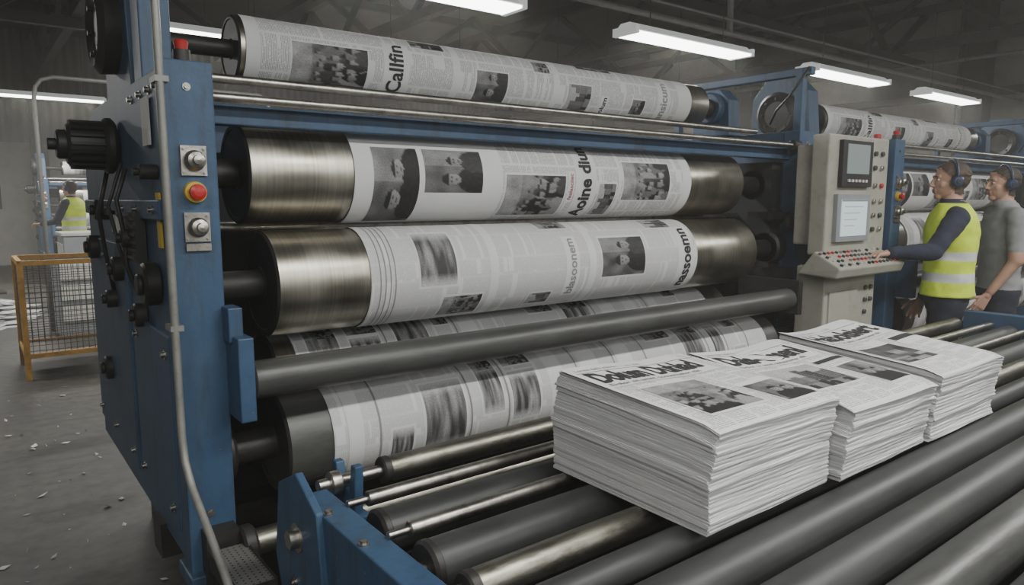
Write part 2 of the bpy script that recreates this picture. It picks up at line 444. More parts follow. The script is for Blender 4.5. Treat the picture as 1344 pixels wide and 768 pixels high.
_tc = {}
def text2d(txt, size, bold=0.0):
    key = (txt, size, bold)
    if key in _tc: return _tc[key]
    cu = bpy.data.curves.new('t', 'FONT'); cu.body = txt; cu.size = size; cu.offset = bold; cu.resolution_u = 3
    o = bpy.data.objects.new('t', cu); COL.objects.link(o)
    bpy.context.view_layer.update()
    dg = bpy.context.evaluated_depsgraph_get()
    me = bpy.data.meshes.new_from_object(o.evaluated_get(dg))
    bm = bmesh.new(); bm.from_mesh(me)
    bmesh.ops.triangulate(bm, faces=bm.faces[:])
    xs = [v.co.x for v in bm.verts]
    x = min(xs); step = 0.018
    while x < max(xs):
        bmesh.ops.bisect_plane(bm, geom=bm.verts[:] + bm.edges[:] + bm.faces[:], plane_co=(x,0,0), plane_no=(1,0,0))
        x += step
    bm.verts.index_update()
    vs = [(v.co.x, v.co.y) for v in bm.verts]; fs = [tuple(v.index for v in f.verts) for f in bm.faces]
    bm.free(); bpy.data.objects.remove(o); bpy.data.curves.remove(cu); bpy.data.meshes.remove(me)
    _tc[key] = (vs, fs, min(xs), max(xs)); return _tc[key]

def put_picture(mb, mp, kind, seed, nu=44, nv=34):
    g = picture(kind, seed)
    vs = [mp(i/nu, j/nv) for j in range(nv+1) for i in range(nu+1)]
    gs = [g(i/nu, j/nv) for j in range(nv+1) for i in range(nu+1)]
    fs = []; uvs = []
    for j in range(nv):
        for i in range(nu):
            q = (j*(nu+1)+i, j*(nu+1)+i+1, (j+1)*(nu+1)+i+1, (j+1)*(nu+1)+i)
            fs.append(q); uvs.append([(gs[k], 0) for k in q])
    mb.add(vs, fs, 'printed_picture', uvs, smooth=True)

# ------------------------------------------------------------------ printed cylinders (axis along X)
def cyl_patch(mb, Y, Z, r, x0, x1, t0, t1, mat, step=5):
    n = max(1, int(math.ceil((t1 - t0) / step))); vs = []; uvs = []
    for i in range(n + 1):
        t = math.radians(t0 + (t1 - t0) * i / n)
        for x in (x0, x1): vs.append((x, Y - r * math.cos(t), Z + r * math.sin(t)))
    fs = []
    for i in range(n):
        fs.append((2*i, 2*i+1, 2*i+3, 2*i+2))
        ua = math.radians(t0 + (t1 - t0) * i / n) * r + 5; ub = math.radians(t0 + (t1 - t0) * (i+1) / n) * r + 5
        uvs.append([(ua, x0), (ua, x1), (ub, x1), (ub, x0)])
    mb.add(vs, fs, mat, uvs, smooth=True)
_pc = [0]
def cyl_photo(mb, Y, Z, r, x0, x1, t0, t1, kind='crowd'):
    cyl_patch(mb, Y, Z, r + 0.0008, x0 - 0.008, x1 + 0.008, t0 - 3, t1 + 3, 'paper_white')
    _pc[0] += 1
    def mp(u, v):
        t = math.radians(t0 + (t1 - t0) * u); x = x1 + (x0 - x1) * v
        return (x, Y - (r + 0.0016) * math.cos(t), Z + (r + 0.0016) * math.sin(t))
    put_picture(mb, mp, kind, _pc[0])
def cyl_text(mb, Y, Z, r, xc, tstart, txt, size, mat='print_black', bold=0.002, bg=True, span_deg=None):
    vs, fs, a, b = text2d(txt, size, bold)
    k = 1.0
    if span_deg: k = math.radians(span_deg) * r / (b - a)
    span = math.degrees((b - a) * k / r)
    if bg: cyl_patch(mb, Y, Z, r + 0.0008, xc - size * 0.95, xc + size * 0.35, tstart - 4, tstart + span + 4, 'paper_white')
    out = []
    for tx, ty in vs:
        t = math.radians(tstart) + (tx - a) * k / r
        out.append((xc - ty, Y - (r + 0.0022) * math.cos(t), Z + (r + 0.0022) * math.sin(t)))
    mb.add(out, fs, mat)

def roller_body(mb, Y, Z, r, x0, x1, mat='roller_steel', shaft=0.05, sx0=0.56, sx1=3.9):
    mb.lathe([(0, 0.0001), (0, r*0.30), (0.004, r*0.32), (0.004, r*0.86), (0, r*0.88), (0, r - 0.008), (0.008, r)], (x0, Y, Z), (1,0,0), 'dark_iron', 64)
    mb.lathe([(0.008, r), (x1 - x0 - 0.008, r)], (x0, Y, Z), (1,0,0), mat, 96)
    mb.lathe([(x1 - x0 - 0.008, r), (x1 - x0, r - 0.008), (x1 - x0, 0.0001)], (x0, Y, Z), (1,0,0), 'dark_iron', 64)
    mb.cyl((sx0, Y, Z), (x0 + 0.01, Y, Z), shaft, 'dark_iron', n=28)
    mb.cyl((x1 - 0.01, Y, Z), (sx1, Y, Z), shaft, 'dark_iron', n=28)
    mb.cyl((sx0, Y, Z), (sx0 + 0.05, Y, Z), shaft * 1.9, 'dark_iron', n=28)
    mb.cyl((x1 - 0.01, Y, Z), (x1 + 0.06, Y, Z), shaft * 1.7, 'dark_iron', n=28)
    mb.cyl((sx1 - 0.10, Y, Z), (sx1, Y, Z), shaft * 1.9, 'dark_iron', n=28)

def bolt(mb, p, d, r=0.012, h=0.01, mat='steel'):
    p = Vector(p); d = Vector(d)
    mb.lathe([(0, r*1.5), (0.003, r*1.5), (0.003, 0.0001)], p, d, mat, 16)
    mb.lathe([(0.003, r), (0.003 + h, r), (0.003 + h, 0.0001)], p, d, mat, 6)

# ------------------------------------------------------------------ printing press
def build_press():
    P = empty('printing_press')
    R = {'impression_cylinder': (2.90, 2.075, 0.125, 0.86, 3.66), 'plate_cylinder': (2.55, 1.588, 0.172, 0.75, 3.47),
         'blanket_cylinder': (2.45, 1.212, 0.182, 0.79, 3.46), 'transfer_cylinder': (2.62, 0.836, 0.165, 0.84, 3.48),
         'lower_cylinder': (2.25, 0.715, 0.167, 0.74, 3.42)}
    for nm, (Y, Z, r, x0, x1) in R.items():
        mb = MB()
        roller_body(mb, Y, Z, r, x0, x1, mat='roller_grey' if nm == 'lower_cylinder' else 'roller_steel', shaft=0.05 if r > 0.13 else 0.035)
        mb.obj(nm, P)
    Y, Z, r, _, _ = R['impression_cylinder']; r += 0.004
    mb = MB(); cyl_patch(mb, Y, Z, r, 0.885, 3.48, 0, 360, 'newsprint_web', 4)
    for q in [(1.06,1.38,-60,16,'crowd'), (1.60,1.77,40,64,'machine'), (1.93,2.11,-58,8,'portrait'), (2.28,2.38,22,52,'crowd'),
              (2.50,2.66,-60,5,'street'), (2.6,2.85,52,76,'machine'), (2.98,3.08,-50,-12,'portrait')]:
        cyl_photo(mb, Y, Z, r, *q[:4], q[4])
    cyl_text(mb, Y, Z, r, 1.545, -58, 'Callfin', 0.095, bold=0.0022, span_deg=95)
    cyl_text(mb, Y, Z, r, 3.26, -60, 'ansicum', 0.080, 'print_grey', 0.002, span_deg=100)
    cyl_text(mb, Y, Z, r, 2.78, -70, 'Dolum', 0.045, 'print_black', 0.001)
    cyl_patch(mb, Y, Z, r + 0.0009, 0.885, 0.94, 0, 360, 'paper_white')
    for a, b in ((1.80,1.84),(2.40,2.44),(3.36,3.48)): cyl_patch(mb, Y, Z, r + 0.0009, a, b, 0, 360, 'paper_white')
    mb.obj('printed_web_top', P)
    Y, Z, r, _, _ = R['plate_cylinder']; r += 0.004
    mb = MB(); cyl_patch(mb, Y, Z, r, 1.12, 3.00, 0, 360, 'newsprint_web', 4)
    cyl_patch(mb, Y, Z, r + 0.0006, 1.12, 1.78, -85, 95, 'paper_white')
    for q in [(1.195,1.385,-72,36,'portrait'), (1.41,1.68,-20,36,'portrait'), (1.80,2.13,-60,5,'crowd'),
              (2.34,2.45,-62,-5,'street'), (2.50,2.83,-30,30,'crowd'), (1.9,2.1,60,80,'machine')]:
        cyl_photo(mb, Y, Z, r, *q[:4], q[4])
    cyl_text(mb, Y, Z, r, 2.285, -66, 'Aoine diun', 0.098, bold=0.0038, span_deg=122)
    cyl_text(mb, Y, Z, r, 2.175, -30, 'fealasciiec', 0.03, 'print_red', 0.0005)
    cyl_patch(mb, Y, Z, r + 0.0009, 2.93, 3.00, 0, 360, 'paper_white'); cyl_patch(mb, Y, Z, r + 0.0009, 2.465, 2.485, -70, 80, 'paper_white')
    mb.obj('printed_web_upper', P)
    Y, Z, r, _, _ = R['blanket_cylinder']; r += 0.004
    mb = MB(); cyl_patch(mb, Y, Z, r, 1.12, 2.93, 0, 360, 'newsprint_blurred', 4)
    for q in [(1.32,1.48,-10,58,'blur'), (1.43,1.61,-60,-26,'crowd'), (2.26,2.54,-18,38,'portrait'), (1.86,1.98,-54,-34,'street'),
              (1.96,2.12,60,84,'crowd'), (2.62,2.80,54,80,'street')]:
        cyl_photo(mb, Y, Z, r, *q[:4], q[4])
    cyl_text(mb, Y, Z, r, 2.10, -40, 'blasoonem', 0.060, 'print_grey', 0.0012)
    cyl_text(mb, Y, Z, r, 2.875, -50, 'nassoemn', 0.095, bold=0.003, span_deg=100)
    for k in range(4): cyl_patch(mb, Y, Z, r + 0.0012, 1.155 + k*0.02, 1.159 + k*0.02, -70, 90, 'print_grey')
    cyl_patch(mb, Y, Z, r + 0.0009, 1.64, 1.68, 0, 360, 'paper_white'); cyl_patch(mb, Y, Z, r + 0.0009, 2.18, 2.22, -70, 80, 'paper_white')
    mb.obj('printed_web_middle', P)
    rnd = random.Random(11)
    for nm, key, xa, xb in (('printed_web_lower', 'transfer_cylinder', 0.92, 3.3), ('printed_web_bottom', 'lower_cylinder', 0.885, 3.3)):
        Y, Z, r, _, _ = R[key]; r += 0.004
        mb = MB(); cyl_patch(mb, Y, Z, r, xa, xb, 0, 360, 'newsprint_blurred', 4)
        x = xa + 0.05
        while x < xb - 0.2:
            w = rnd.uniform(0.07, 0.18); k = rnd.random()
            if k < 0.72:
                t = rnd.uniform(-75, 20)
                cyl_photo(mb, Y, Z, r, x, x + w, t, t + rnd.uniform(45, 95), 'blur')
                if rnd.random() < 0.6: cyl_photo(mb, Y, Z, r, x, x + w, 56, 80, 'crowd')
            else:
                cyl_patch(mb, Y, Z, r + 0.001, x, x + w * 0.6, -90, 100, 'paper_white')
            if rnd.random() < .35: cyl_patch(mb, Y, Z, r + 0.0014, x + w + 0.02, x + w + 0.027, -90, 95, 'print_grey')
            x += w + rnd.uniform(0.04, 0.08)
        mb.obj(nm, P)
    # --- left side frame
    mb = MB()
    mb.prism([(2.16,0.40),(3.8,0.40),(3.8,1.78),(3.5,1.87),(2.16,1.87)], 0.46, 0.55, 'blue_paint')
    mb.box(0.44, 0.57, 2.08, 2.17, 0.40, 1.87, 'blue_paint')
    mb.box(0.445, 0.465, 2.22, 2.78, 0.50, 1.10, 'blue_paint')
    mb.box(0.445, 0.465, 2.86, 3.74, 0.50, 1.34, 'blue_paint')
    mb.box(0.44, 0.465, 2.22, 3.74, 1.44, 1.50, 'blue_paint')
    mb.box(0.43, 0.58, 2.05, 2.20, 0.385, 0.43, 'blue_paint')
    mb.prism([(2.66,1.85),(3.14,1.85),(3.12,2.22),(3.02,2.34),(2.80,2.34),(2.70,2.24)], 0.47, 0.60, 'blue_paint')
    mb.obj('side_frame_left', P, bevel=0.005)
    mb = MB()
    mb.box(0.47, 0.56, 2.48, 2.60, 1.85, 2.36, 'blue_paint')
    mb.prism([(2.40,2.36),(2.62,2.36),(2.58,2.75),(2.46,2.75)], 0.48, 0.55, 'blue_paint')
    mb.beam((0.515, 2.60, 2.62), (0.515, 2.98, 2.34), 0.06, 0.08, 'blue_paint')
    mb.cyl((0.47, 2.52, 2.42), (0.44, 2.52, 2.42), 0.05, 'dark_iron'); mb.cyl((0.44, 2.52, 2.42), (0.43, 2.52, 2.42), 0.025, 'steel')
    mb.obj('hoist_post', P, bevel=0.005)
    mb = MB()
    for y, z in [(2.28,0.56),(2.72,0.56),(2.28,1.04),(2.72,1.04),(2.92,0.56),(3.68,0.56),(2.92,1.28),(3.68,1.28),(3.3,1.28),(3.3,.56)]:
        bolt(mb, (0.445, y, z), (-1,0,0), 0.010)
    for y in (2.25,2.35,2.48,2.62): bolt(mb, (0.46, y, 1.82), (-1,0,0), 0.009)
    for y in (2.3,2.55,2.8,3.1,3.4): bolt(mb, (0.44, y, 1.47), (-1,0,0), 0.008)
    for z in (0.47, 0.53, 0.60, 1.80): bolt(mb, (0.50, 2.08, z), (0,-1,0), 0.007, 0.006)
    mb.lathe([(0,0.07),(0,0.15),(0.05,0.155),(0.07,0.13),(0.05,0.09),(0.05,0.0001)], (0.47, 2.90, 2.09), (-1,0,0), 'dark_iron', 32)
    for k in range(8):
        a = k * math.pi / 4; bolt(mb, (0.415, 2.90 + 0.11*math.cos(a), 2.09 + 0.11*math.sin(a)), (-1,0,0), 0.009, mat='dark_iron')
    mb.cyl((0.45, 2.92, 1.69), (0.41, 2.92, 1.69), 0.098, 'dark_iron', n=32)
    mb.cyl((0.42, 2.92, 1.69), (0.30, 2.92, 1.69), 0.074, 'black_plastic', n=32)
    for k in range(18):
        a = k * math.pi / 9
        mb.beam((0.41, 2.92 + 0.078*math.cos(a), 1.69 + 0.078*math.sin(a)), (0.31, 2.92 + 0.078*math.cos(a), 1.69 + 0.078*math.sin(a)), 0.008, 0.014, 'black_plastic', up=(0, math.cos(a), math.sin(a)))
    mb.cyl((0.31, 2.92, 1.69), (0.27, 2.92, 1.69), 0.05, 'black_plastic', n=24)
    mb.cyl((0.28, 2.92, 1.69), (0.245, 2.92, 1.69), 0.02, 'black_plastic', n=16)
    for y, z, r, h in [(2.37,1.245,0.066,0.05),(2.92,1.25,0.045,0.05),(2.62,1.375,0.03,0.06),(3.25,1.46,0.04,0.05),(2.60,1.12,0.04,0.04),(3.5,1.30,0.05,0.05),(2.30,1.58,0.022,0.05),(3.35,0.8,0.05,.04),(3.1,1.12,.035,.05)]:
        mb.cyl((0.46, y, z), (0.46 - h, y, z), r, 'dark_iron', n=28)
        mb.cyl((0.46 - h, y, z), (0.445 - h, y, z), r * 0.5, 'black_plastic', n=20)
    mb.box(0.425, 0.455, 2.50, 2.66, 1.30, 1.46, 'black_plastic')
    for k in range(6): mb.box(0.418, 0.43, 2.505, 2.655, 1.31 + k*0.025, 1.32 + k*0.025, 'dark_iron')
    mb.box(0.448, 0.455, 2.33, 2.42, 1.66, 1.80, 'white_label'); mb.box(0.448, 0.455, 2.25, 2.29, 1.36, 1.52, 'yellow_plastic')
    mb.box(0.44, 0.46, 2.95, 3.05, 1.38, 1.46, 'white_label')
    mb.tube([(0.43,2.62,1.60),(0.40,2.64,1.50),(0.41,2.60,1.38),(0.42,2.66,1.28),(0.44,2.62,1.20)], 0.007, 'black_plastic')
    mb.tube([(0.43,2.70,1.62),(0.39,2.74,1.48),(0.41,2.72,1.34),(0.44,2.70,1.22)], 0.006, 'black_plastic')
    mb.tube([(0.43,3.0,1.60),(0.40,3.05,1.45),(0.42,3.1,1.3),(0.44,3.1,1.15)], 0.008, 'black_plastic')
    mb.obj('side_fittings', P)
    mb = MB()
    def knob(x, z, r):
        mb.box(x-0.033, x+0.033, 2.072, 2.082, z-0.040, z+0.040, 'steel')
        mb.lathe([(0,r),(0.012,r),(0.02,r*0.8),(0.03,r*0.78),(0.034,r*0.45),(0.05,r*0.42),(0.052,0.0001)], (x, 2.072, z), (0,-1,0), 'steel', 24)
        for a in (-1,1):
            for c in (-1,1): bolt(mb, (x + a*0.026, 2.072, z + c*0.032), (0,-1,0), 0.003, 0.003)
    knob(0.507, 1.605, 0.028); knob(0.507, 1.425, 0.027)
    mb.box(0.475, 0.54, 2.07, 2.082, 1.36, 1.38, 'steel')
    mb.lathe([(0,0.030),(0.014,0.028),(0.014,0.0001)], (0.507, 2.08, 1.52), (0,-1,0), 'yellow_plastic', 24)
    mb.lathe([(0.014,0.014),(0.026,0.014),(0.028,0.022),(0.038,0.021),(0.043,0.012),(0.044,0.0001)], (0.507, 2.08, 1.52), (0,-1,0), 'red_plastic', 24)
    mb.lathe([(0,0.022),(0.03,0.022),(0.03,0.0001)], (0.50, 2.11, 1.87), (0,0,1), 'dark_iron', 20)
    mb.lathe([(0.03,0.016),(0.05,0.019),(0.056,0.014),(0.057,0.0001)], (0.50, 2.11, 1.87), (0,0,1), 'red_plastic', 20)
    mb.obj('column_controls', P)
    mb = MB()
    mb.tube([(0.425,2.03,2.9),(0.425,2.03,1.9),(0.425,2.03,1.2),(0.425,2.03,0.86),(0.426,2.015,0.79),(0.430,1.97,0.73),(0.438,1.88,0.66),(0.446,1.76,0.575),(0.452,1.62,0.47),(0.456,1.52,0.38),(0.458,1.48,0.28),(0.458,1.47,0.0)], 0.0105, 'conduit_grey', 14)
    for z in (1.80, 1.15): mb.box(0.412, 0.445, 2.02, 2.085, z, z+0.015, 'conduit_grey')
    mb.obj('conduit_pipe', P)
    # --- right side frame
    mb = MB()
    mb.prism([(2.33,0.0),(3.8,0.0),(3.8,1.9),(2.33,1.9)], 3.90, 4.02, 'blue_paint')
    mb.box(3.88, 4.04, 2.30, 2.40, 0.0, 1.90, 'blue_paint')
    mb.box(3.93, 3.98, 2.33, 2.38, 1.90, 2.26, 'blue_paint')
    mb.beam((3.955, 2.28, 2.24), (3.955, 3.30, 2.24), 0.045, 0.045, 'blue_paint')
    mb.beam((3.955, 3.25, 1.9), (3.955, 3.25, 2.24), 0.045, 0.045, 'blue_paint')
    mb.prism([(2.76,1.9),(3.04,1.9),(3.03,2.12),(2.96,2.19),(2.84,2.19),(2.77,2.12)], 3.84, 3.95, 'blue_paint')
    mb.obj('side_frame_right', P, bevel=0.005)
    mb = MB()
    mb.cyl((3.80, 2.90, 2.075), (3.86, 2.90, 2.075), 0.10, 'blue_paint', n=32)
    mb.cyl((3.70, 2.90, 2.075), (3.80, 2.90, 2.075), 0.06, 'dark_iron', n=24)
    for (Y, Z, rr) in [(2.55,1.588,0.10),(2.45,1.216,0.10),(2.62,0.836,0.09),(2.42,1.40,0.045),(2.40,1.02,0.05)]:
        mb.cyl((3.80, Y, Z), (3.90, Y, Z), rr, 'dark_iron', n=28)
    mb.lathe([(0,0.045),(0.02,0.048),(0.03,0.03),(0.04,0.0001)], (3.80,2.30,1.37), (0,-1,0), 'dark_iron', 20)
    mb.box(3.66, 3.90, 2.34, 2.48, 1.385, 1.43, 'dark_iron'); mb.box(3.70, 3.88, 2.30, 2.50, 0.88, 1.1, 'dark_iron')
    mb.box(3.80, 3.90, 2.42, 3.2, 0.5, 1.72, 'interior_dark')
    mb.box(3.93, 3.98, 2.293, 2.30, 1.52, 1.58, 'yellow_plastic')
    for z in (1.82, 1.7, 1.1, 0.9): bolt(mb, (3.96, 2.30, z), (0,-1,0), 0.012)
    mb.tube([(3.88,2.5,1.95),(3.86,2.45,2.02),(3.84,2.35,2.10),(3.88,2.30,2.20),(3.94,2.30,2.26)], 0.007, 'black_plastic')
    mb.obj('bearing_fittings', P)
    # --- cross members
    mb = MB()
    mb.box(0.56, 3.90, 2.36, 2.42, 1.735, 1.80, 'blue_paint')
    mb.box(0.56, 3.90, 3.25, 3.32, 1.70, 1.88, 'blue_paint')
    mb.box(0.56, 3.90, 3.34, 3.40, 0.45, 1.75, 'interior_dark')  # dark panel added so the gaps between rollers look shaded
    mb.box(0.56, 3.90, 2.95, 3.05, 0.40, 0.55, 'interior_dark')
    mb.box(0.568, 0.612, 1.97, 2.14, 0.88, 1.12, 'blue_paint')
    mb.box(0.56, 0.60, 2.02, 2.10, 1.10, 1.20, 'blue_paint')
    mb.box(3.42, 3.46, 1.99, 2.36, 0.90, 1.08, 'dark_iron')
    mb.box(3.44, 3.90, 2.30, 2.36, 0.90, 1.00, 'dark_iron')
    mb.obj('cross_members', P, bevel=0.004)
    mb = MB()
    mb.cyl((0.55, 2.30, 1.81), (3.84, 2.30, 1.81), 0.014, 'steel')
    mb.cyl((0.52, 2.34, 1.872), (3.50, 2.34, 1.872), 0.014, 'steel')
    mb.cyl((0.55, 2.24, 1.862), (0.59, 2.24, 1.862), 0.028, 'dark_iron'); mb.cyl((3.80, 2.30, 1.81), (3.87, 2.30, 1.81), 0.03, 'dark_iron')
    mb.cyl((0.55, 2.30, 1.81), (0.61, 2.30, 1.81), 0.026, 'dark_iron')
    mb.cyl((0.57, 2.66, 1.40), (3.90, 2.66, 1.40), 0.02, 'steel')
    mb.obj('guide_rods', P)
    mb = MB()
    mb.cyl((0.62, 2.05, 0.98), (3.42, 2.05, 0.98), 0.056, 'roller_grey', n=40)
    mb.cyl((0.58, 2.05, 0.98), (0.63, 2.05, 0.98), 0.03, 'dark_iron')
    mb.obj('idler_bar', P)
    mb = MB()
    mb.cyl((0.60, 2.02, 0.50), (3.60, 2.02, 0.50), 0.04, 'roller_worn', n=32)
    mb.cyl((0.56, 2.02, 0.50), (0.60, 2.02, 0.50), 0.06, 'dark_iron', n=24)
    mb.cyl((0.60, 2.12, 0.44), (3.60, 2.12, 0.44), 0.02, 'steel', n=24)
    mb.box(0.47, 0.56, 2.02, 2.12, 0.40, 0.56, 'dark_iron')
    mb.obj('lower_guide_roller', P)
    mb = MB()
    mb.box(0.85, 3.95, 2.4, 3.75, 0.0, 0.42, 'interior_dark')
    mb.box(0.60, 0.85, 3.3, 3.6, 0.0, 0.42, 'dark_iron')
    mb.box(0.44, 0.85, 2.5, 2.62, 0.30, 0.42, 'dark_iron')
    mb.obj('machine_base', P)
    return P
press = build_press()
def copy_press(loc):
    e = empty('printing_press', loc)
    for c in list(press.children):
        if c.name in ('conduit_pipe', 'hoist_post'): continue
        k = c.copy(); k.parent = e; COL.objects.link(k)
    return e
copy_press((4.15, 0, 0))
copy_press((8.30, 0, 0))
copy_press((0.65, 12.8, 0))

# ------------------------------------------------------------------ roller conveyor
def build_conveyor():
    P = empty('roller_conveyor')
    mb = MB()
    mb.box(0.585, 0.655, 0.10, 1.60, 0.64, 0.795, 'blue_paint')
    mb.prism([(1.42,0.50),(1.70,0.50),(1.74,0.60),(1.70,0.80),(1.58,0.86),(1.46,0.80)], 0.570, 0.590, 'blue_paint')
    mb.box(4.56, 4.64, 0.10, 1.62, 0.62, 0.86, 'blue_paint')
    for y in (0.2, 1.4):
        mb.box(0.59, 0.65, y, y+0.06, 0, 0.64, 'blue_paint'); mb.box(4.57, 4.63, y, y+0.06, 0, 0.62, 'blue_paint')
    mb.box(0.65, 4.56, 0.22, 0.26, 0.30, 0.36, 'blue_paint'); mb.box(0.65, 4.56, 1.42, 1.46, 0.30, 0.36, 'blue_paint')
    mb.prism([(1.585,0.70),(1.705,0.70),(1.715,0.82),(1.69,0.82),(1.675,0.765),(1.615,0.765),(1.60,0.84),(1.575,0.84)], 0.72, 0.745, 'blue_paint')
    mb.box(0.60, 0.76, 1.57, 1.72, 0.68, 0.71, 'blue_paint')
    mb.obj('conveyor_frame', P, bevel=0.004)
    mb = MB()
    bolt(mb, (0.57, 1.58, 0.70), (-1,0,0), 0.024, 0.02); bolt(mb, (0.57, 1.60, 0.58), (-1,0,0), 0.010)
    mb.cyl((0.66, 1.645, 0.785), (0.84, 1.645, 0.785), 0.016, 'steel'); mb.cyl((0.68, 1.645, 0.785), (0.71, 1.645, 0.785), 0.03, 'steel')
    for y in (0.3, 0.6, 0.9, 1.2): bolt(mb, (0.585, y, 0.72), (-1,0,0), 0.010)
    for y in (1.46, 1.28, 1.04): bolt(mb, (0.60, y, 0.795), (0,0,1), 0.008, 0.006)
    mb.obj('frame_bolts', P)
    specs = [(1.645,0.785,0.034,'roller_worn',0.83), (1.47,0.80,0.018,'steel',0.70), (1.375,0.755,0.055,'roller_rubber',0.68),
             (1.27,0.802,0.017,'steel',0.70), (1.165,0.765,0.055,'roller_rubber',0.68), (1.02,0.785,0.035,'roller_worn',0.68),
             (0.90,0.785,0.035,'roller_rubber',0.68),
             (0.785,0.765,0.055,'roller_rubber',0.68), (0.645,0.765,0.055,'roller_rubber',0.68), (0.505,0.765,0.055,'roller_grey',0.68),
             (0.365,0.765,0.055,'roller_rubber',0.68), (0.225,0.765,0.055,'roller_grey',0.68)]
    mb = MB()
    for y, z, r, m, x0 in specs:
        mb.cyl((x0, y, z), (4.53, y, z), r, m, n=40)
        mb.cyl((0.65, y, z), (x0 + 0.005, y, z), min(r*0.5, 0.016), 'steel', n=14)
        mb.cyl((4.52, y, z), (4.57, y, z), min(r*0.5, 0.016), 'steel', n=14)
        if r > 0.03:
            mb.cyl((x0 - 0.006, y, z), (x0 + 0.02, y, z), r + 0.002, 'dark_iron', n=32)
    mb.obj('conveyor_rollers', P)
    mb = MB()
    mb.box(0.66, 4.56, 0.15, 1.75, 0.56, 0.58, 'interior_dark')  # dark sheet stands in for the shaded space under the rollers
    mb.obj('dark_underlay', P)
build_conveyor()

mb = MB()
SX0, SX1, SY0, SY1, SZ = 0.475, 0.568, 1.745, 2.0, 0.52
mb.box(SX0, SX1, SY0, SY1, SZ - 0.012, SZ, 'perforated_steel')
mb.box(SX0 - 0.006, SX0, SY0, SY1, SZ - 0.05, SZ + 0.004, 'dark_iron'); mb.box(SX1, SX1 + 0.006, SY0, SY1, SZ - 0.05, SZ + 0.004, 'dark_iron'); mb.box(SX0, SX1, SY0 - 0.006, SY0, SZ - 0.05, SZ + 0.004, 'dark_iron')
for x in (SX0 + 0.005, SX1 - 0.025):
    for y in (SY0 + 0.01, SY1 - 0.03): mb.box(x, x+0.02, y, y+0.02, 0, SZ - 0.012, 'dark_iron')
mb.obj('perforated_step', None)

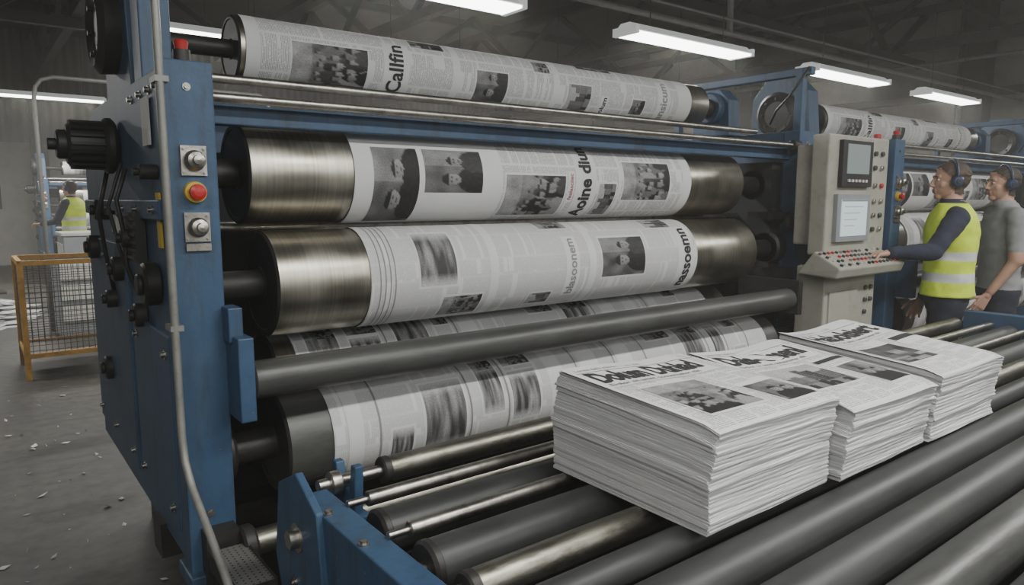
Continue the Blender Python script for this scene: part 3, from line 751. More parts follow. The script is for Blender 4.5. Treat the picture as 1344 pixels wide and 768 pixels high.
# ------------------------------------------------------------------ newspaper stacks
def build_stack(x0, y0, w, d, h, title, seed, tilt=0.035):
    rn = random.Random(seed)
    P = empty('newspaper_stack')
    zb = 0.821; NL = int(h / 0.0030)
    mb = MB()
    def zt(f, u, v):
        return zb + f * (h + tilt * v) + f * 0.006 * math.sin(u * 5 + seed) * (0.3 + v) - f*0.010*(max(0, 0.12 - v) / 0.12)**2 - f*0.008*(max(0, u - 0.85)/0.15)**2
    offx = offy = 0
    K = 8
    per = [(i / K, 0) for i in range(K)] + [(1, i / K) for i in range(K)] + [(1 - i / K, 1) for i in range(K)] + [(0, 1 - i / K) for i in range(K)]
    for l in range(NL):
        f0 = l / NL; f1 = (l + 0.96) / NL
        offx = offx * 0.8 + rn.uniform(-0.0016, 0.0016); offy = offy * 0.8 + rn.uniform(-0.0018, 0.0018)
        if rn.random() < 0.06: offx += rn.uniform(-0.006, 0.006); offy += rn.uniform(-0.007, 0.003)
        rot = rn.uniform(-0.004, 0.004); n = len(per)
        lean = -0.022 * f0 ** 1.5
        vs = []
        for f in (f0, f1):
            for u, v in per:
                X = (u - 0.5) * w; Yv = (v - 0.5) * d
                X += 0.005 * math.sin(f0 * 6 + seed) ; Yv += lean
                wob = 0.0012 * math.sin(u * 9 + l * 1.7)
                vs.append((x0 + w/2 + X * math.cos(rot) - Yv * math.sin(rot) + offx, y0 + d/2 + Yv * math.cos(rot) + X * math.sin(rot) + offy + wob, zt(f, u, v)))
        fs = [tuple(range(n))[::-1], tuple(range(n, 2*n))] + [(i, (i+1) % n, n + (i+1) % n, n + i) for i in range(n)]
        mb.add(vs, fs, 'paper_edges')
    mb.obj('paper_layers', P)
    G = 20
    def sheet(mb, dz, rot, ox, oy, mat, lift=0.0):
        c, s = math.cos(rot), math.sin(rot)
        def mp(u, v, e=0.0):
            X = (u - 0.5) * (w + 0.006); Yv = (v - 0.5) * (d + 0.004) - 0.022
            up = lift * (max(0, 0.2 - u) / 0.2) ** 2 * v
            return (x0 + w/2 + X*c - Yv*s + ox, y0 + d/2 + Yv*c + X*s + oy, zt(1, u, v) + dz + e + up)
        vs = [mp(i/G, j/G) for j in range(G+1) for i in range(G+1)]
        fs = []; uvs = []
        for j in range(G):
            for i in range(G):
                fs.append((j*(G+1)+i, j*(G+1)+i+1, (j+1)*(G+1)+i+1, (j+1)*(G+1)+i))
                uvs.append([(a*w/G, b*d/G) for a, b in ((i,j),(i+1,j),(i+1,j+1),(i,j+1))])
        mb.add(vs, fs, mat, uvs, smooth=True)
        return mp
    mb = MB()
    sheet(mb, 0.0012, rn.uniform(-0.02, 0.02), rn.uniform(-0.004, 0.004), rn.uniform(-0.006, 0.004), 'paper_white')
    mp = sheet(mb, 0.0035, rn.uniform(-0.008, 0.008), 0, 0, 'newsprint_page', 0.004)
    def rect(u0, u1, v0, v1, mat, e):
        n = 8; vs = [mp(u0 + (u1-u0)*i/n, v0 + (v1-v0)*j/n, e) for j in range(n+1) for i in range(n+1)]
        mb.add(vs, [(j*(n+1)+i, j*(n+1)+i+1, (j+1)*(n+1)+i+1, (j+1)*(n+1)+i) for j in range(n) for i in range(n)], mat, smooth=True)
    def pic(u0, u1, v0, v1, kind):
        rect(u0 - .015, u1 + .015, v0 - .02, v1 + .02, 'paper_white', 0.0010)
        _pc[0] += 1
        put_picture(mb, lambda u, v: mp(u0 + (u1-u0)*u, v0 + (v1-v0)*v, 0.0017), kind, _pc[0])
    e1 = 0.0006
    rect(0, 1, 0.62, 1.0, 'paper_white', e1); rect(0, 0.03, 0, 0.62, 'paper_white', e1); rect(0.975, 1, 0, 0.62, 'paper_white', e1); rect(0.03, 0.975, 0, 0.02, 'paper_white', e1)
    rect(0.03, 0.97, 0.885, 0.890, 'print_black', 0.0012); rect(0.03, 0.97, 0.625, 0.629, 'print_grey', 0.0012)
    def put(txt, size, u, v, mat, bold, wmax=None, tall=1.0):
        vs, fs, a, b = text2d(txt, size, bold)
        k = 1.0 if not wmax else wmax * w / (b - a)
        mb.add([mp(u + (tx - a) * k / w, v + ty * tall / d, 0.0016) for tx, ty in vs], fs, mat)
    put(title, 0.080, 0.05, 0.710, 'print_black', 0.0034, 0.80, 1.35)
    put('Lorem daily edition  -  no. 214', 0.02, 0.05, 0.915, 'print_grey', 0.0002, 0.5)
    put('Dolor sit amet consectetur elit', 0.024, 0.05, 0.648, 'print_grey', 0.0004, 0.7)
    if seed == 1:
        pic(0.13, 0.55, 0.14, 0.55, 'crowd'); pic(0.66, 0.92, 0.08, 0.34, 'portrait')
    elif seed == 2:
        pic(0.06, 0.58, 0.24, 0.57, 'street'); pic(0.69, 0.94, 0.12, 0.44, 'portrait')
        rect(0.64, 0.96, 0.52, 0.56, 'print_black', 0.0016)
    else:
        rect(0.60, 0.95, 0.42, 0.58, 'paper_white', 0.001); rect(0.62, 0.93, 0.50, 0.56, 'print_black', 0.0016)
        pic(0.06, 0.50, 0.2, 0.5, 'machine')
    mb.obj('front_page', P)
build_stack(1.140, 0.835, 0.46, 0.475, 0.228, 'Dolusn Duhlad', 1, 0.018)
build_stack(1.632, 0.815, 0.45, 0.485, 0.188, 'Dals-Ossenl', 2, 0.036)
build_stack(2.108, 0.810, 0.45, 0.50, 0.200, 'Habolsiert', 3, 0.034)

# ------------------------------------------------------------------ control console
def build_console():
    P = empty('control_console')
    S = 0.075
    mb = MB()
    mb.box(3.665, 4.335, 2.00, 2.10, 1.20, 1.85, 'beige_enamel')
    mb.box(3.72, 4.30, 2.10, 2.22, 1.25, 1.80, 'beige_enamel')
    mb.box(3.64, 4.20, 1.97, 2.14, 0.0, 1.14, 'beige_enamel')
    mb.hexa([(3.54,1.86,1.09),(4.28,1.86,1.09),(4.28,2.10,1.10),(3.58,2.10,1.10),(3.54,1.84,1.145),(4.28,1.84,1.145),(4.30,2.02,1.225),(3.60,2.02,1.225)], 'beige_enamel')
    mb.obj('cabinet', P, bevel=0.010)
    mb = MB()
    def bx(a, b, *r): mb.box(a + S, b + S, *r)
    bx(3.69, 4.02, 1.975, 2.005, 1.57, 1.82, 'black_plastic'); bx(3.735, 3.975, 1.970, 1.98, 1.64, 1.80, 'screen_dim')
    bx(3.66, 4.02, 1.975, 2.005, 1.27, 1.53, 'cabinet_grey'); bx(3.70, 3.98, 1.970, 1.98, 1.30, 1.50, 'screen_lit')
    for k in range(6): bx(3.75 + k*0.038, 3.77 + k*0.038, 1.968, 1.978, 1.595, 1.61, 'white_label')
    for k in range(4): bx(3.73, 3.73 + 0.2 - 0.03*k, 1.9685, 1.971, 1.46 - 0.035*k, 1.463 - 0.035*k, 'cabinet_grey')
    bx(3.70, 3.98, 1.9685, 1.971, 1.490, 1.50, 'cabinet_grey')
    for i, (x, z, m) in enumerate([(4.09,1.76,'screen_grey'),(4.17,1.76,'screen_grey'),(4.09,1.68,'screen_grey'),(4.17,1.68,'steel'),(4.10,1.58,'steel'),(4.18,1.58,'red_plastic'),(4.10,1.49,'steel'),(4.18,1.49,'steel'),(4.10,1.41,'steel'),(4.18,1.41,'screen_grey'),(4.10,1.33,'screen_grey'),(4.18,1.33,'steel')]):
        mb.cyl((x+S, 2.005, z), (x+S, 1.985, z), 0.014, m, n=16)
    mb.cyl((4.21+S, 2.05, 1.85), (4.21+S, 2.05, 1.88), 0.02, 'red_plastic', n=16)
    mb.obj('screens_and_buttons', P, bevel=0.002)
    mb = MB()
    rn = random.Random(3)
    for r in range(4):
        for k in range(16):
            x = 3.60 + k * 0.042
            if rn.random() < 0.12: continue
            y = 1.865 + r * 0.04; z = 1.145 + (y - 1.84) * 0.444
            m = rn.choice(['screen_grey', 'screen_grey', 'black_plastic', 'black_plastic', 'steel', 'steel', 'red_plastic', 'white_label'])
            mb.lathe([(0, 0.0095), (0.010, 0.0085), (0.010, 0.0001)], (x, y, z), (0, -0.406, 0.914), m, 12)
    mb.obj('keyboard_buttons', P)
    mb = MB()
    mb.box(3.68, 3.98, 1.96, 1.972, 0.08, 1.00, 'beige_enamel')
    for x, z in [(4.08,1.0),(4.14,1.0),(4.08,0.93),(4.14,0.93),(4.08,0.86)]: mb.cyl((x,1.972,z),(x,1.955,z),0.013,'screen_grey',n=14)
    mb.obj('door_panel', P, bevel=0.003)
build_console()

# ------------------------------------------------------------------ people
def remesh(mb, name, voxel, tags, parent, it=3, matfn=None, folds=0.0):
    o = mb.obj(name + '_src')
    md = o.modifiers.new('r', 'REMESH'); md.mode = 'VOXEL'; md.voxel_size = voxel; md.use_smooth_shade = True
    sm = o.modifiers.new('s', 'SMOOTH'); sm.factor = 0.5; sm.iterations = it
    bpy.context.view_layer.update()
    dg = bpy.context.evaluated_depsgraph_get()
    me = bpy.data.meshes.new_from_object(o.evaluated_get(dg))
    bpy.data.objects.remove(o)
    me.materials.clear(); names = []
    for t in tags:
        if t[4] not in names: names.append(t[4])
    for e in ['lip', 'navy_trouser', 'hair_brown', 'hair_dark']:
        if e not in names: names.append(e)
    for n_ in names: me.materials.append(MATS[n_])
    ids = []
    T = [(Vector(a), Vector(b), ra, rb, m) for a, b, ra, rb, m in tags]
    skinv = set()
    for p in me.polygons:
        c = p.center; best = 1e9; bm_ = None
        for a, b, ra, rb, m in T:
            ab = b - a; L2 = ab.length_squared
            t = 0 if L2 < 1e-9 else max(0, min(1, (c - a).dot(ab) / L2))
            dd = (c - (a + ab * t)).length - (ra + (rb - ra) * t)
            if dd < best: best = dd; bm_ = m
        if matfn: bm_ = matfn(c, bm_)
        if bm_ == 'skin': skinv.update(p.vertices)
        ids.append(names.index(bm_))
    me.polygons.foreach_set('material_index', ids)
    me.polygons.foreach_set('use_smooth', [True] * len(me.polygons))
    if folds:
        nr = [v.normal.copy() for v in me.vertices]
        for v in me.vertices:
            if v.index in skinv: continue
            c = v.co
            k = noise.noise(Vector((c.x*9, c.y*9, c.z*16))) + 0.5*noise.noise(Vector((c.x*20+c.z*12, c.y*20, c.z*24)))
            v.co = c + nr[v.index] * (folds * (k + 0.25))
    me.name = name
    ob = bpy.data.objects.new(name, me); COL.objects.link(ob); ob.parent = parent
    return ob

def hand(P, name, wrist, d, nrm, side, curl=(12, 22, 18)):
    d = Vector(d).normalized(); nrm = Vector(nrm); nrm = (nrm - d * nrm.dot(d)).normalized(); s = d.cross(nrm).normalized() * side
    W = Vector(wrist); mb = MB(); tags = []
    def cap(a, b, r0, r1):
        mb.capsule(a, b, r0, r1, 'skin', 12); tags.append((a, b, r0, r1, 'skin'))
    for i in range(4):
        cap(W + s * (0.012 - 0.008*i), W + d * 0.085 + s * (0.030 - 0.0195*i), 0.016, 0.0115)
    cap(W - d*0.05, W, 0.024, 0.022)
    for i, Ln in enumerate((0.070, 0.079, 0.073, 0.056)):
        p = W + d * (0.085 - 0.004*abs(i-1)) + s * (0.030 - 0.0195*i); an = 0
        spread = (1.5 - i) * 0.06
        for k, (fr, c) in enumerate(zip((0.45, 0.30, 0.25), curl)):
            an += math.radians(c + 2*i)
            q = p + (d * math.cos(an) - nrm * math.sin(an) + s * spread).normalized() * Ln * fr
            cap(p, q, 0.0092 - k*0.0008, 0.0085 - k*0.0009); p = q
    p = W + d * 0.022 + s * 0.022; dirs = [(0.62, 0.75, 0.15), (0.80, 0.52, 0.25), (0.92, 0.25, 0.3)]
    for k, (ln, dr) in enumerate(zip((0.042, 0.034, 0.026), dirs)):
        q = p + (d*dr[0] + s*dr[1] - nrm*dr[2]).normalized() * ln
        cap(p, q, 0.013 - k*0.0015, 0.0115 - k*0.0015); p = q
    remesh(mb, name, 0.0035, tags, P, 2)

def person(loc, facing, top_mat, fore_mat, vest, hair, arms, head_turn=0.0, scale=1.0, curlL=(12,22,18)):
    rz = math.atan2(facing[1], facing[0]) - math.pi / 2
    P = empty('factory_worker', (loc[0], loc[1], 0), rz); P.scale = (scale,)*3
    mb = MB(); tags = []
    def cap(a, b, r0, r1, m):
        mb.capsule(a, b, r0, r1, m); tags.append((a, b, r0, r1, m))
    rings = [(0,0,0.84,0.145,0.105),(0,0,0.90,0.165,0.120),(0,0,0.98,0.162,0.116),(0,0.004,1.06,0.154,0.110),(0,0.006,1.16,0.158,0.114),(0,0.006,1.26,0.174,0.124),
             (0,0.0,1.34,0.185,0.126),(0,-0.006,1.41,0.180,0.112),(0,-0.012,1.455,0.145,0.088),(0,-0.008,1.485,0.092,0.072),(0,0,1.515,0.064,0.064)]
    mb.loft(rings, top_mat, 28, 2.3)
    for sx in (-0.07, 0, 0.07):
        tags.append(((sx, 0, 1.0), (sx, 0, 1.40), 0.11, 0.11, top_mat))
    tags.append(((-0.04,0,1.46),(0.04,0,1.46),0.06,0.06,top_mat))
    tags.append(((-0.06,0,0.88),(0.06,0,0.88),0.11,0.11,'navy_trouser')); tags.append(((0,0,0.90),(0,0,0.93),0.12,0.12,'navy_trouser'))
    cap((0,0.004,1.50),(0,0.018,1.57),0.056,0.054,'skin')
    for s in (-1, 1):
        cap((s*0.085,0,0.90),(s*0.10,0.015,0.49),0.094,0.066,'navy_trouser')
        cap((s*0.10,0.015,0.49),(s*0.105,-0.02,0.10),0.064,0.052,'navy_trouser')
        cap((s*0.105,-0.03,0.055),(s*0.115,0.14,0.042),0.048,0.040,'shoe_black')
        sh = (s*0.185, -0.005, 1.415); el, wr = arms['L' if s < 0 else 'R'][:2]
        cap((s*0.09,0,1.425), sh, 0.064, 0.066, top_mat)
        cap(sh, el, 0.064, 0.049, top_mat)
        if fore_mat == 'skin':
            mid = Vector(sh).lerp(Vector(el), 0.75)
            tags[-1] = (sh, tuple(mid), 0.063, 0.051, top_mat); tags.append((tuple(mid), el, 0.047, 0.046, 'skin'))
            cap(el, wr, 0.042, 0.028, 'skin')
        else:
            cap(el, wr, 0.050, 0.036, fore_mat)
        dn = (Vector(wr) - Vector(el)).normalized()
        dd = arms['L' if s < 0 else 'R'][2]; nn = arms['L' if s < 0 else 'R'][3]
        hand(P, 'hand_%s' % ('left' if s < 0 else 'right'), Vector(wr) + dn * 0.028, dd, nn, arms['L' if s < 0 else 'R'][4], curlL if s < 0 else (18,28,22))
    def bmf(c, m):
        if abs(c.x) < 0.185:
            if m == top_mat and c.z < 0.93 and c.y < 0.15: return 'navy_trouser'
            if m == 'navy_trouser' and c.z >= 0.93: return top_mat
        return m
    remesh(mb, 'body', 0.011, tags, P, 4, bmf, 0.007)
    mb = MB()
    mb.loft([(0,0.006,1.490,0.068,0.068),(0,0.008,1.525,0.062,0.064),(0,0.008,1.528,0.058,0.060),(0,0.006,1.49,0.060,0.060)], top_mat, 24, 2.0, False)
    mb.obj('collar', P)
    H = Vector((0, 0.03, 1.635)); R = Matrix.Rotation(head_turn, 3, 'Z')
    def hp(x, y, z): return H + R @ Vector((x, y, z))
    mb = MB(); tg = []
    mb.ell(hp(0,-0.014,0.022), 0.073, 0.096, 0.088, 'skin', 24, 16, R)
    mb.ell(hp(0,0.026,-0.030), 0.060, 0.062, 0.078, 'skin', 20, 14, R)
    mb.ell(hp(0,0.008,-0.062), 0.056, 0.060, 0.046, 'skin', 20, 14, R)
    mb.ell(hp(0,0.060,-0.090), 0.028, 0.022, 0.024, 'skin', 14, 10, R)
    mb.capsule(hp(0,0.086,0.014), hp(0,0.105,-0.026), 0.008, 0.0105, 'skin')
    mb.capsule(hp(-0.010,0.093,-0.031), hp(0.010,0.093,-0.031), 0.0075, 0.0075, 'skin')
    mb.capsule(hp(-0.032,0.074,0.026), hp(0.032,0.074,0.026), 0.011, 0.011, 'skin')
    mb.capsule(hp(-0.015,0.083,-0.054), hp(0.015,0.083,-0.054), 0.0075, 0.0075, 'skin')
    mb.capsule(hp(-0.013,0.081,-0.066), hp(0.013,0.081,-0.066), 0.0075, 0.0075, 'skin')
    mb.capsule(hp(0,-0.02,-0.05), hp(0,-0.026,-0.135), 0.054, 0.056, 'skin')
    for s in (-1, 1):
        mb.ell(hp(s*0.074,-0.010,-0.008), 0.009, 0.018, 0.030, 'skin', 12, 8, R)
        mb.ell(hp(s*0.036,0.052,-0.025), 0.024, 0.022, 0.026, 'skin', 12, 8, R)
    tg.append((hp(0,0,0), hp(0,0,0), 0.1, 0.1, 'skin'))
    Ri = R.inverted()
    def hairline(q):
        if q.y > 0.055: return q.z > 0.066 - 0.25*(q.y-0.085)
        if q.y > 0.018: return q.z > 0.030 + 0.9*(q.y - 0.018)
        if q.y > -0.012: return q.z > 0.012
        if q.y > -0.05: return q.z > -0.075 + 0.35*(q.y + 0.012)
        return q.z > -0.082
    def hm(c, m):
        q = Ri @ (c - H)
        if abs(q.x) < 0.020 and q.y > 0.080 and -0.068 < q.z < -0.051: return 'lip'
        if hairline(q): return hair
        return 'skin'
    hd = remesh(mb, 'head', 0.004, tg, P, 4, hm)
    hi = [i for i, m_ in enumerate(hd.data.materials) if m_.name == hair][0]
    hv = set()
    for p in hd.data.polygons:
        if p.material_index == hi: hv.update(p.vertices)
    nr = [v.normal.copy() for v in hd.data.vertices]
    for i in hv:
        v = hd.data.vertices[i]; q = Ri @ (v.co - H)
        amt = 0.011 if q.z > 0.03 else 0.006
        v.co = v.co + nr[i] * (amt + 0.004 * noise.noise(Vector((q.x*60, q.y*25, q.z*60))))
    mb = MB()
    for s in (-1, 1):
        mb.ell(hp(s*0.028,0.0745,0.007), 0.010, 0.008, 0.006, 'eye_white', 12, 8)
        mb.ell(hp(s*0.028,0.0805,0.007), 0.0045, 0.003, 0.0045, 'black_plastic', 10, 6)
        mb.capsule(hp(s*0.016,0.0865,0.028), hp(s*0.042,0.077,0.029), 0.0032, 0.0025, hair)
    mb.obj('eyes', P)
    mb = MB(); pts = []
    for k in range(17):
        a = math.pi * k / 16
        pts.append(hp(0.098*math.cos(a), -0.008, 0.008 + 0.122*math.sin(a)))
    mb.tube(pts, 0.0075, 'earcup_navy', 10)
    for s in (-1, 1):
        ax = R @ Vector((s,0,0))
        mb.lathe([(-0.006,0.0001),(-0.006,0.032),(0.004,0.036),(0.020,0.034),(0.028,0.025),(0.030,0.0001)], hp(s*0.079,-0.009,-0.004), ax, 'earcup_navy', 24)
        mb.lathe([(0.029,0.013),(0.032,0.012),(0.032,0.0001)], hp(s*0.079,-0.009,-0.004), ax, 'black_plastic', 16)
    mb.obj('ear_defenders', P)
    if vest:
        mb = MB(); n = 56
        prof = [(0.94,0.190,0.142),(0.97,0.187,0.140),(1.02,0.181,0.136),(1.10,0.176,0.132),(1.18,0.180,0.135),(1.26,0.194,0.142),(1.34,0.206,0.144),(1.40,0.210,0.132),(1.44,0.196,0.116),(1.468,0.160,0.096),(1.488,0.118,0.084),(1.500,0.086,0.076)]
        zs = []; z = 0.94
        while z < 1.495: zs.append(z); z += 0.011
        zs.append(1.4999); vs = []
        for z in zs:
            for k in range(len(prof)-1):
                if prof[k][0] <= z <= prof[k+1][0]: break
            t = (z - prof[k][0]) / (prof[k+1][0] - prof[k][0]); rx = prof[k][1]*(1-t)+prof[k+1][1]*t; ry = prof[k][2]*(1-t)+prof[k+1][2]*t
            for i in range(n):
                a = 2*math.pi*i/n; c, q = math.cos(a), math.sin(a)
                w = 1 + 0.04 * noise.noise(Vector((c*2.2, q*2.2, z*9 + loc[0]))) + 0.035 * noise.noise(Vector((c*5+z*6, q*5, z*16)))
                vs.append((rx*w*math.copysign(abs(c)**0.85, c), ry*w*math.copysign(abs(q)**0.85, q), z))
        for j in range(len(zs)-1):
            zc = (zs[j] + zs[j+1]) / 2
            for i in range(n):
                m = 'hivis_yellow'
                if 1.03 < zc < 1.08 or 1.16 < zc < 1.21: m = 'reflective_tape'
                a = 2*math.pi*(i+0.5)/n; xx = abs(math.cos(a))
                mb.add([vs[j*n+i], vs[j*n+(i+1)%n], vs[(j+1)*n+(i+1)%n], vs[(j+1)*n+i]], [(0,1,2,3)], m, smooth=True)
        vo = mb.obj('hi_vis_vest', P)
        wd = vo.modifiers.new('w', 'WELD'); wd.merge_threshold = 0.0005
        so = vo.modifiers.new('s', 'SOLIDIFY'); so.thickness = 0.006; so.offset = 0
    return P

person((4.72, 1.78), (-0.45, 0.89), 'navy_cloth', 'navy_cloth', True, 'hair_brown',
       {'L': ((-0.345,0.115,1.225), (-0.445,0.335,1.215), (-0.72,0.69,-0.05), (0,0.05,1), 1),
        'R': ((0.245,-0.02,1.14), (0.235,0.10,0.90), (0,0.35,-0.93), (1,0,0), -1)}, head_turn=0.28, scale=0.985)
person((5.50, 1.76), (-0.62, 0.78), 'grey_shirt', 'skin', False, 'hair_dark',
       {'L': ((-0.245,0.0,1.14), (-0.225,0.13,0.92), (0.05,0.5,-0.85), (-1,0,0), 1),
        'R': ((0.245,0.0,1.14), (0.18,0.20,1.02), (-0.3,0.8,-0.3), (0.6,0,0.8), -1)}, head_turn=0.2, scale=0.98)
person((1.33, 12.7), (-0.80, 0.60), 'navy_cloth', 'navy_cloth', True, 'hair_dark',
       {'L': ((-0.25,0.10,1.16), (-0.2,0.34,1.12), (0.1,0.95,0.0), (0,0,1), 1),
        'R': ((0.25,0.10,1.16), (0.2,0.34,1.12), (-0.1,0.95,0.0), (0,0,1), -1)}, scale=1.02)

# ------------------------------------------------------------------ wire basket, floor clutter
mb = MB()
X0, X1, Y0, Y1, ZT = 0.33, 0.98, 7.05, 7.80, 0.98
for x in (X0, X1):
    for y in (Y0, Y1): mb.box(x-0.022, x+0.022, y-0.022, y+0.022, 0, ZT, 'yellow_frame')
for z in (0.20, ZT):
    for y in (Y0, Y1): mb.box(X0, X1, y-0.018, y+0.018, z-0.02, z+0.02, 'yellow_frame')
    for x in (X0, X1): mb.box(x-0.018, x+0.018, Y0, Y1, z-0.02, z+0.02, 'yellow_frame')
x = X0
while x < X1:
    for y in (Y0, Y1): mb.cyl((x, y, 0.2), (x, y, ZT), 0.003, 'wire_dark', n=6)
    x += 0.045
y = Y0
while y < Y1:
    for x in (X0, X1): mb.cyl((x, y, 0.2), (x, y, ZT), 0.003, 'wire_dark', n=6)
    y += 0.045
z = 0.24
while z < ZT:
    for y in (Y0, Y1): mb.cyl((X0, y, z), (X1, y, z), 0.003, 'wire_dark', n=6)
    for x in (X0, X1): mb.cyl((x, Y0, z), (x, Y1, z), 0.003, 'wire_dark', n=6)
    z += 0.045
mb.box(X0, X1, Y0, Y1, 0.18, 0.20, 'wire_dark')
mb.obj('wire_mesh_basket')

rn = random.Random(5); mb = MB()
def scrap(x, y, z, s, mat):
    a = rn.uniform(0, 6.28); c, q = math.cos(a)*s, math.sin(a)*s; l = rn.uniform(.3, 1)
    t = rn.uniform(0.003, 0.02)
    mb.add([(x-c, y-q, z+0.003), (x+q*l, y-c*l, z+t*.5), (x+c, y+q, z+t), (x-q*l, y+c*l, z+0.004)], [(0,1,2,3)], mat)
for k in range(230):
    scrap(rn.uniform(-0.9, 0.56), rn.uniform(2.1, 6.8), 0, rn.choice([0.005,0.006,0.008,0.012,0.018,0.028]), rn.choice(['paper_white','print_grey','white_label']))
mb.obj('paper_scraps')
mb = MB()
for k in range(420):
    r = rn.random()**0.6; a = rn.uniform(0, 6.28)
    x = 0.05 + 0.62*r*math.cos(a); y = 11.6 + 1.6*r*math.sin(a)
    scrap(x, y, 0.16*(1-r)*rn.random(), rn.uniform(0.07, 0.2), rn.choice(['paper_white','paper_white','white_label','print_grey']))
mb.obj('waste_paper_pile')

mb = MB()
mb.box(0.95, 1.5, 10.3, 11.0, 0.04, 1.05, 'cabinet_grey'); mb.box(0.93, 1.52, 10.28, 11.02, 1.05, 1.09, 'white_label')
for k in range(3): mb.box(0.94, 0.96, 10.33 + k*0.22, 10.52 + k*0.22, 0.15, 0.95, 'white_label')
for x in (0.98,1.42):
    for y in (10.34,10.9): mb.box(x, x+0.05, y, y+0.05, 0, 0.05, 'dark_iron')
mb.obj('electrical_cabinet', None, bevel=0.008)
mb = MB()
mb.box(0.72, 1.2, 8.85, 9.35, 0.05, 0.86, 'cabinet_grey'); mb.box(0.70, 1.22, 8.83, 9.37, 0.86, 0.90, 'blue_paint')
for x in (0.74,1.12):
    for y in (8.88,9.27): mb.box(x, x+0.05, y, y+0.05, 0, 0.06, 'dark_iron')
for z in (0.2, 0.42, 0.64): mb.box(0.76, 1.16, 8.835, 8.855, z, z+0.18, 'white_label')
mb.obj('tool_cabinet', None, bevel=0.008)
mb = MB()
mb.tube([(0.72,9.6,0.0),(0.72,9.6,2.0),(0.72,9.6,2.62),(0.74,9.6,2.74),(0.80,9.6,2.82),(0.92,9.6,2.86),(1.4,9.6,2.86),(3.2,9.6,2.86),(3.3,9.6,2.8),(3.32,9.6,2.7),(3.32,9.6,0.0)], 0.022, 'conduit_grey', 12)
mb.obj('pipe_hoop')
mb = MB()
mb.box(0.0,0.5,14.0,14.06,1.35,1.75,'black_plastic'); mb.box(0.03,0.47,13.985,14.0,1.38,1.72,'screen_lit'); mb.box(0.22,0.28,14.01,14.05,0.0,1.4,'dark_iron'); mb.box(0.05,0.45,13.85,14.2,0,0.03,'dark_iron')
mb.obj('monitor_on_stand')

# ------------------------------------------------------------------ lamps
def lamp(x, y, z, L=1.6, power=55):
    P = empty('fluorescent_ceiling_lamp')
    mb = MB()
    a = x - L/2; b = x + L/2
    mb.prism([(y-0.13,z),(y-0.05,z+0.07),(y+0.05,z+0.07),(y+0.13,z),(y+0.12,z-0.004),(y-0.12,z-0.004)], a, b, 'lamp_white')
    mb.box(a + 0.03, b - 0.03, y-0.115, y+0.115, z-0.022, z-0.004, 'lamp_diffuser')
    mb.box(a - 0.012, a + 0.03, y-0.13, y+0.13, z-0.025, z+0.04, 'lamp_white'); mb.box(b - 0.03, b + 0.012, y-0.13, y+0.13, z-0.025, z+0.04, 'lamp_white')
    for q in (a + 0.3, b - 0.3): mb.cyl((q, y, z+0.07), (q, y, 5.2), 0.005, 'roof_steel', n=6)
    mb.obj('lamp_body', P)
    li = bpy.data.lights.new('tube_light', 'AREA'); li.shape = 'RECTANGLE'; li.size = L - 0.1; li.size_y = 0.22
    li.energy = power; li.color = (1.0, 0.985, 0.94)
    lo = bpy.data.objects.new('tube_light', li); lo.location = (x, y, z - 0.026); COL.objects.link(lo); lo.parent = P
for x in (2.46, 5.20, 7.95, 10.65): lamp(x, 4.2, 2.86, power=62)
for x in (-1.2, 1.6, 4.4, 7.2): lamp(x, -0.3, 3.3, power=72 if x > 0 else 40)  # unseen row overhead, added as camera-side fill
for x in (-3.5, 0.0, 3.5): lamp(x, -3.0, 3.3, power=50)  # unseen row behind the camera, also added for fill
for x in (-1.5, 2.1, 4.8, 7.5, 10.2): lamp(x, 8.0, 3.2, power=75)
for x in (-1.6, 1.3, 4.2, 7.2, 10.2): lamp(x, 14.0, 3.15, 1.5, power=120)
lamp(12.2, 1.5, 3.3, power=80)

# ------------------------------------------------------------------ room shell
def slab(name, x0, x1, y0, y1, z0, z1, mat):
    mb = MB(); mb.box(x0, x1, y0, y1, z0, z1, mat); return mb.obj(name)
RX0, RX1, RY0, RY1, RZ = -6.0, 14.5, -6.0, 20.0, 5.3
slab('floor', RX0, RX1, RY0, RY1, -0.1, 0.0, 'floor_concrete')
slab('ceiling', RX0, RX1, RY0, RY1, RZ, RZ + 0.1, 'ceiling_dark')
slab('wall_back', RX0, RX1, RY1, RY1 + 0.1, 0, RZ, 'wall_grey')
slab('trim_1', RX0, RX1, RY1 - 0.03, RY1, 2.8, RZ, 'corrugated_cladding')
slab('wall_right', RX1, RX1 + 0.1, RY0, RY1, 0, RZ, 'wall_grey')
slab('wall_left', RX0 - 0.1, RX0, RY0, RY1, 0, RZ, 'wall_grey')
slab('wall_front', RX0, RX1, RY0 - 0.1, RY0, 0, RZ, 'wall_grey')

mb = MB()
for X in (-2.5, 1.5, 5.5, 9.5, 13.5):
    mb.beam((X, RY0, 5.1), (X, RY1, 5.1), 0.14, 0.16, 'roof_steel'); mb.beam((X, RY0, 4.15), (X, RY1, 4.15), 0.14, 0.14, 'roof_steel')
    y = RY0; up = True
    while y < RY1 - 0.1:
        z0_, z1_ = (4.15, 5.1) if up else (5.1, 4.15)
        mb.beam((X, y, z0_), (X, y + 1.3, z1_), 0.08, 0.08, 'roof_steel'); y += 1.3; up = not up
for Y in (1.0, 5.0, 9.0, 13.0, 17.0):
    mb.beam((RX0, Y, 5.2), (RX1, Y, 5.2), 0.10, 0.14, 'roof_steel')
for Y in (6.2, 12.2):
    mb.beam((RX0, Y, 4.0), (RX1, Y, 4.0), 0.12, 0.14, 'roof_steel')
    x = RX0; up = True
    while x < RX1 - 0.1:
        z0_, z1_ = (4.0, 5.1) if up else (5.1, 4.0)
        mb.beam((x, Y, z0_), (x + 1.6, Y, z1_), 0.09, 0.09, 'roof_steel'); x += 1.6; up = not up
mb.obj('roof_trusses')
mb = MB()
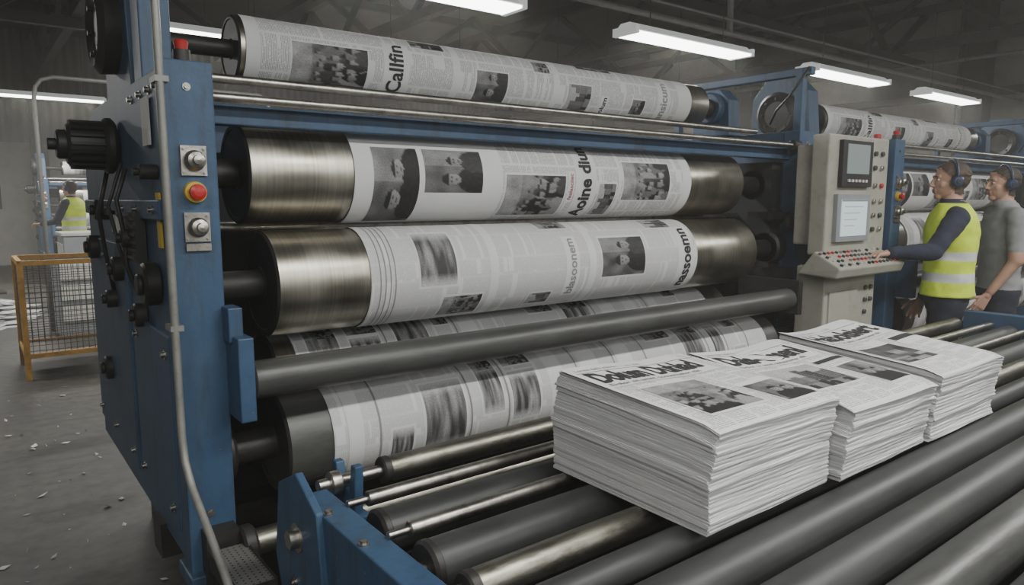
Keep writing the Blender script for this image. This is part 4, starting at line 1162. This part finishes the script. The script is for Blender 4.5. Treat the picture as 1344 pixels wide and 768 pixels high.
for Y in (0.5, 5.2, 9.8, 14.4, 19.0):
    mb.box(RX1 - 0.42, RX1 - 0.02, Y - 0.22, Y - 0.18, 0, RZ, 'roof_steel'); mb.box(RX1 - 0.42, RX1 - 0.02, Y + 0.18, Y + 0.22, 0, RZ, 'roof_steel'); mb.box(RX1 - 0.24, RX1 - 0.20, Y - 0.20, Y + 0.20, 0, RZ, 'roof_steel')
for X in (-2.5, 1.5, 5.5, 9.5):
    mb.box(X - 0.16, X + 0.16, RY1 - 0.36, RY1 - 0.05, 0, RZ, 'roof_steel')
for z in (3.3, 4.9): mb.box(RX1 - 0.14, RX1 - 0.02, RY0, RY1, z, z + 0.14, 'roof_steel')
mb.obj('steel_columns')
mb = MB()
mb.tube([(RX0, 4.42, 3.12), (RX1, 4.42, 3.12)], 0.028, 'conduit_grey', 12)
mb.tube([(RX0, 4.34, 3.22), (RX1, 4.34, 3.22)], 0.012, 'conduit_grey', 8)
mb.tube([(13.9, RY0, 4.3), (13.9, RY1, 4.3)], 0.06, 'conduit_grey', 12)
mb.tube([(13.9, RY0, 3.9), (13.9, RY1, 3.9)], 0.035, 'conduit_grey', 12)
mb.tube([(6.1, 4.42, 3.12), (6.1, 4.42, 5.3)], 0.03, 'conduit_grey', 12)
mb.tube([(3.9, 4.38, 3.12), (4.3, 4.6, 3.45), (4.5, 5.0, 3.55), (4.6, 6.2, 4.0)], 0.012, 'black_plastic', 8)
mb.obj('ceiling_conduits')

# added fill: glowing panel and area light on the unseen front wall
mb = MB()
mb.box(-3, 5, RY0 + 0.0, RY0 + 0.05, 2.2, 4.2, 'lamp_white')
mb.obj('fill_panel_1')
li = bpy.data.lights.new('fill_light', 'AREA'); li.shape = 'RECTANGLE'; li.size = 7.6; li.size_y = 1.8; li.energy = 150; li.color = (0.98, 0.99, 1.0)
lo = bpy.data.objects.new('fill_light', li); lo.location = (1.0, RY0 + 0.08, 3.2); lo.rotation_euler = (math.radians(78), 0, 0); COL.objects.link(lo)

# world: thin scattering haze
w = bpy.data.worlds.new('world'); scene.world = w; w.use_nodes = True
w.node_tree.nodes['Background'].inputs[0].default_value = (0.5, 0.52, 0.55, 1); w.node_tree.nodes['Background'].inputs[1].default_value = 0.3
vs_ = w.node_tree.nodes.new('ShaderNodeVolumeScatter'); vs_.inputs['Density'].default_value = 0.010; vs_.inputs['Color'].default_value = (0.95, 0.93, 0.88, 1); vs_.inputs['Anisotropy'].default_value = 0.2
w.node_tree.links.new(vs_.outputs[0], w.node_tree.nodes['World Output'].inputs['Volume'])

# camera
cam = bpy.data.cameras.new('camera'); cam.lens = 24.9; cam.sensor_width = 36; cam.clip_start = 0.02
co = bpy.data.objects.new('camera', cam); COL.objects.link(co)
co.location = (0, 0, 1.5); co.rotation_euler = (math.radians(90 - 7.47), 0, math.radians(-37.6))
scene.camera = co
print('OK objects', len(bpy.data.objects))
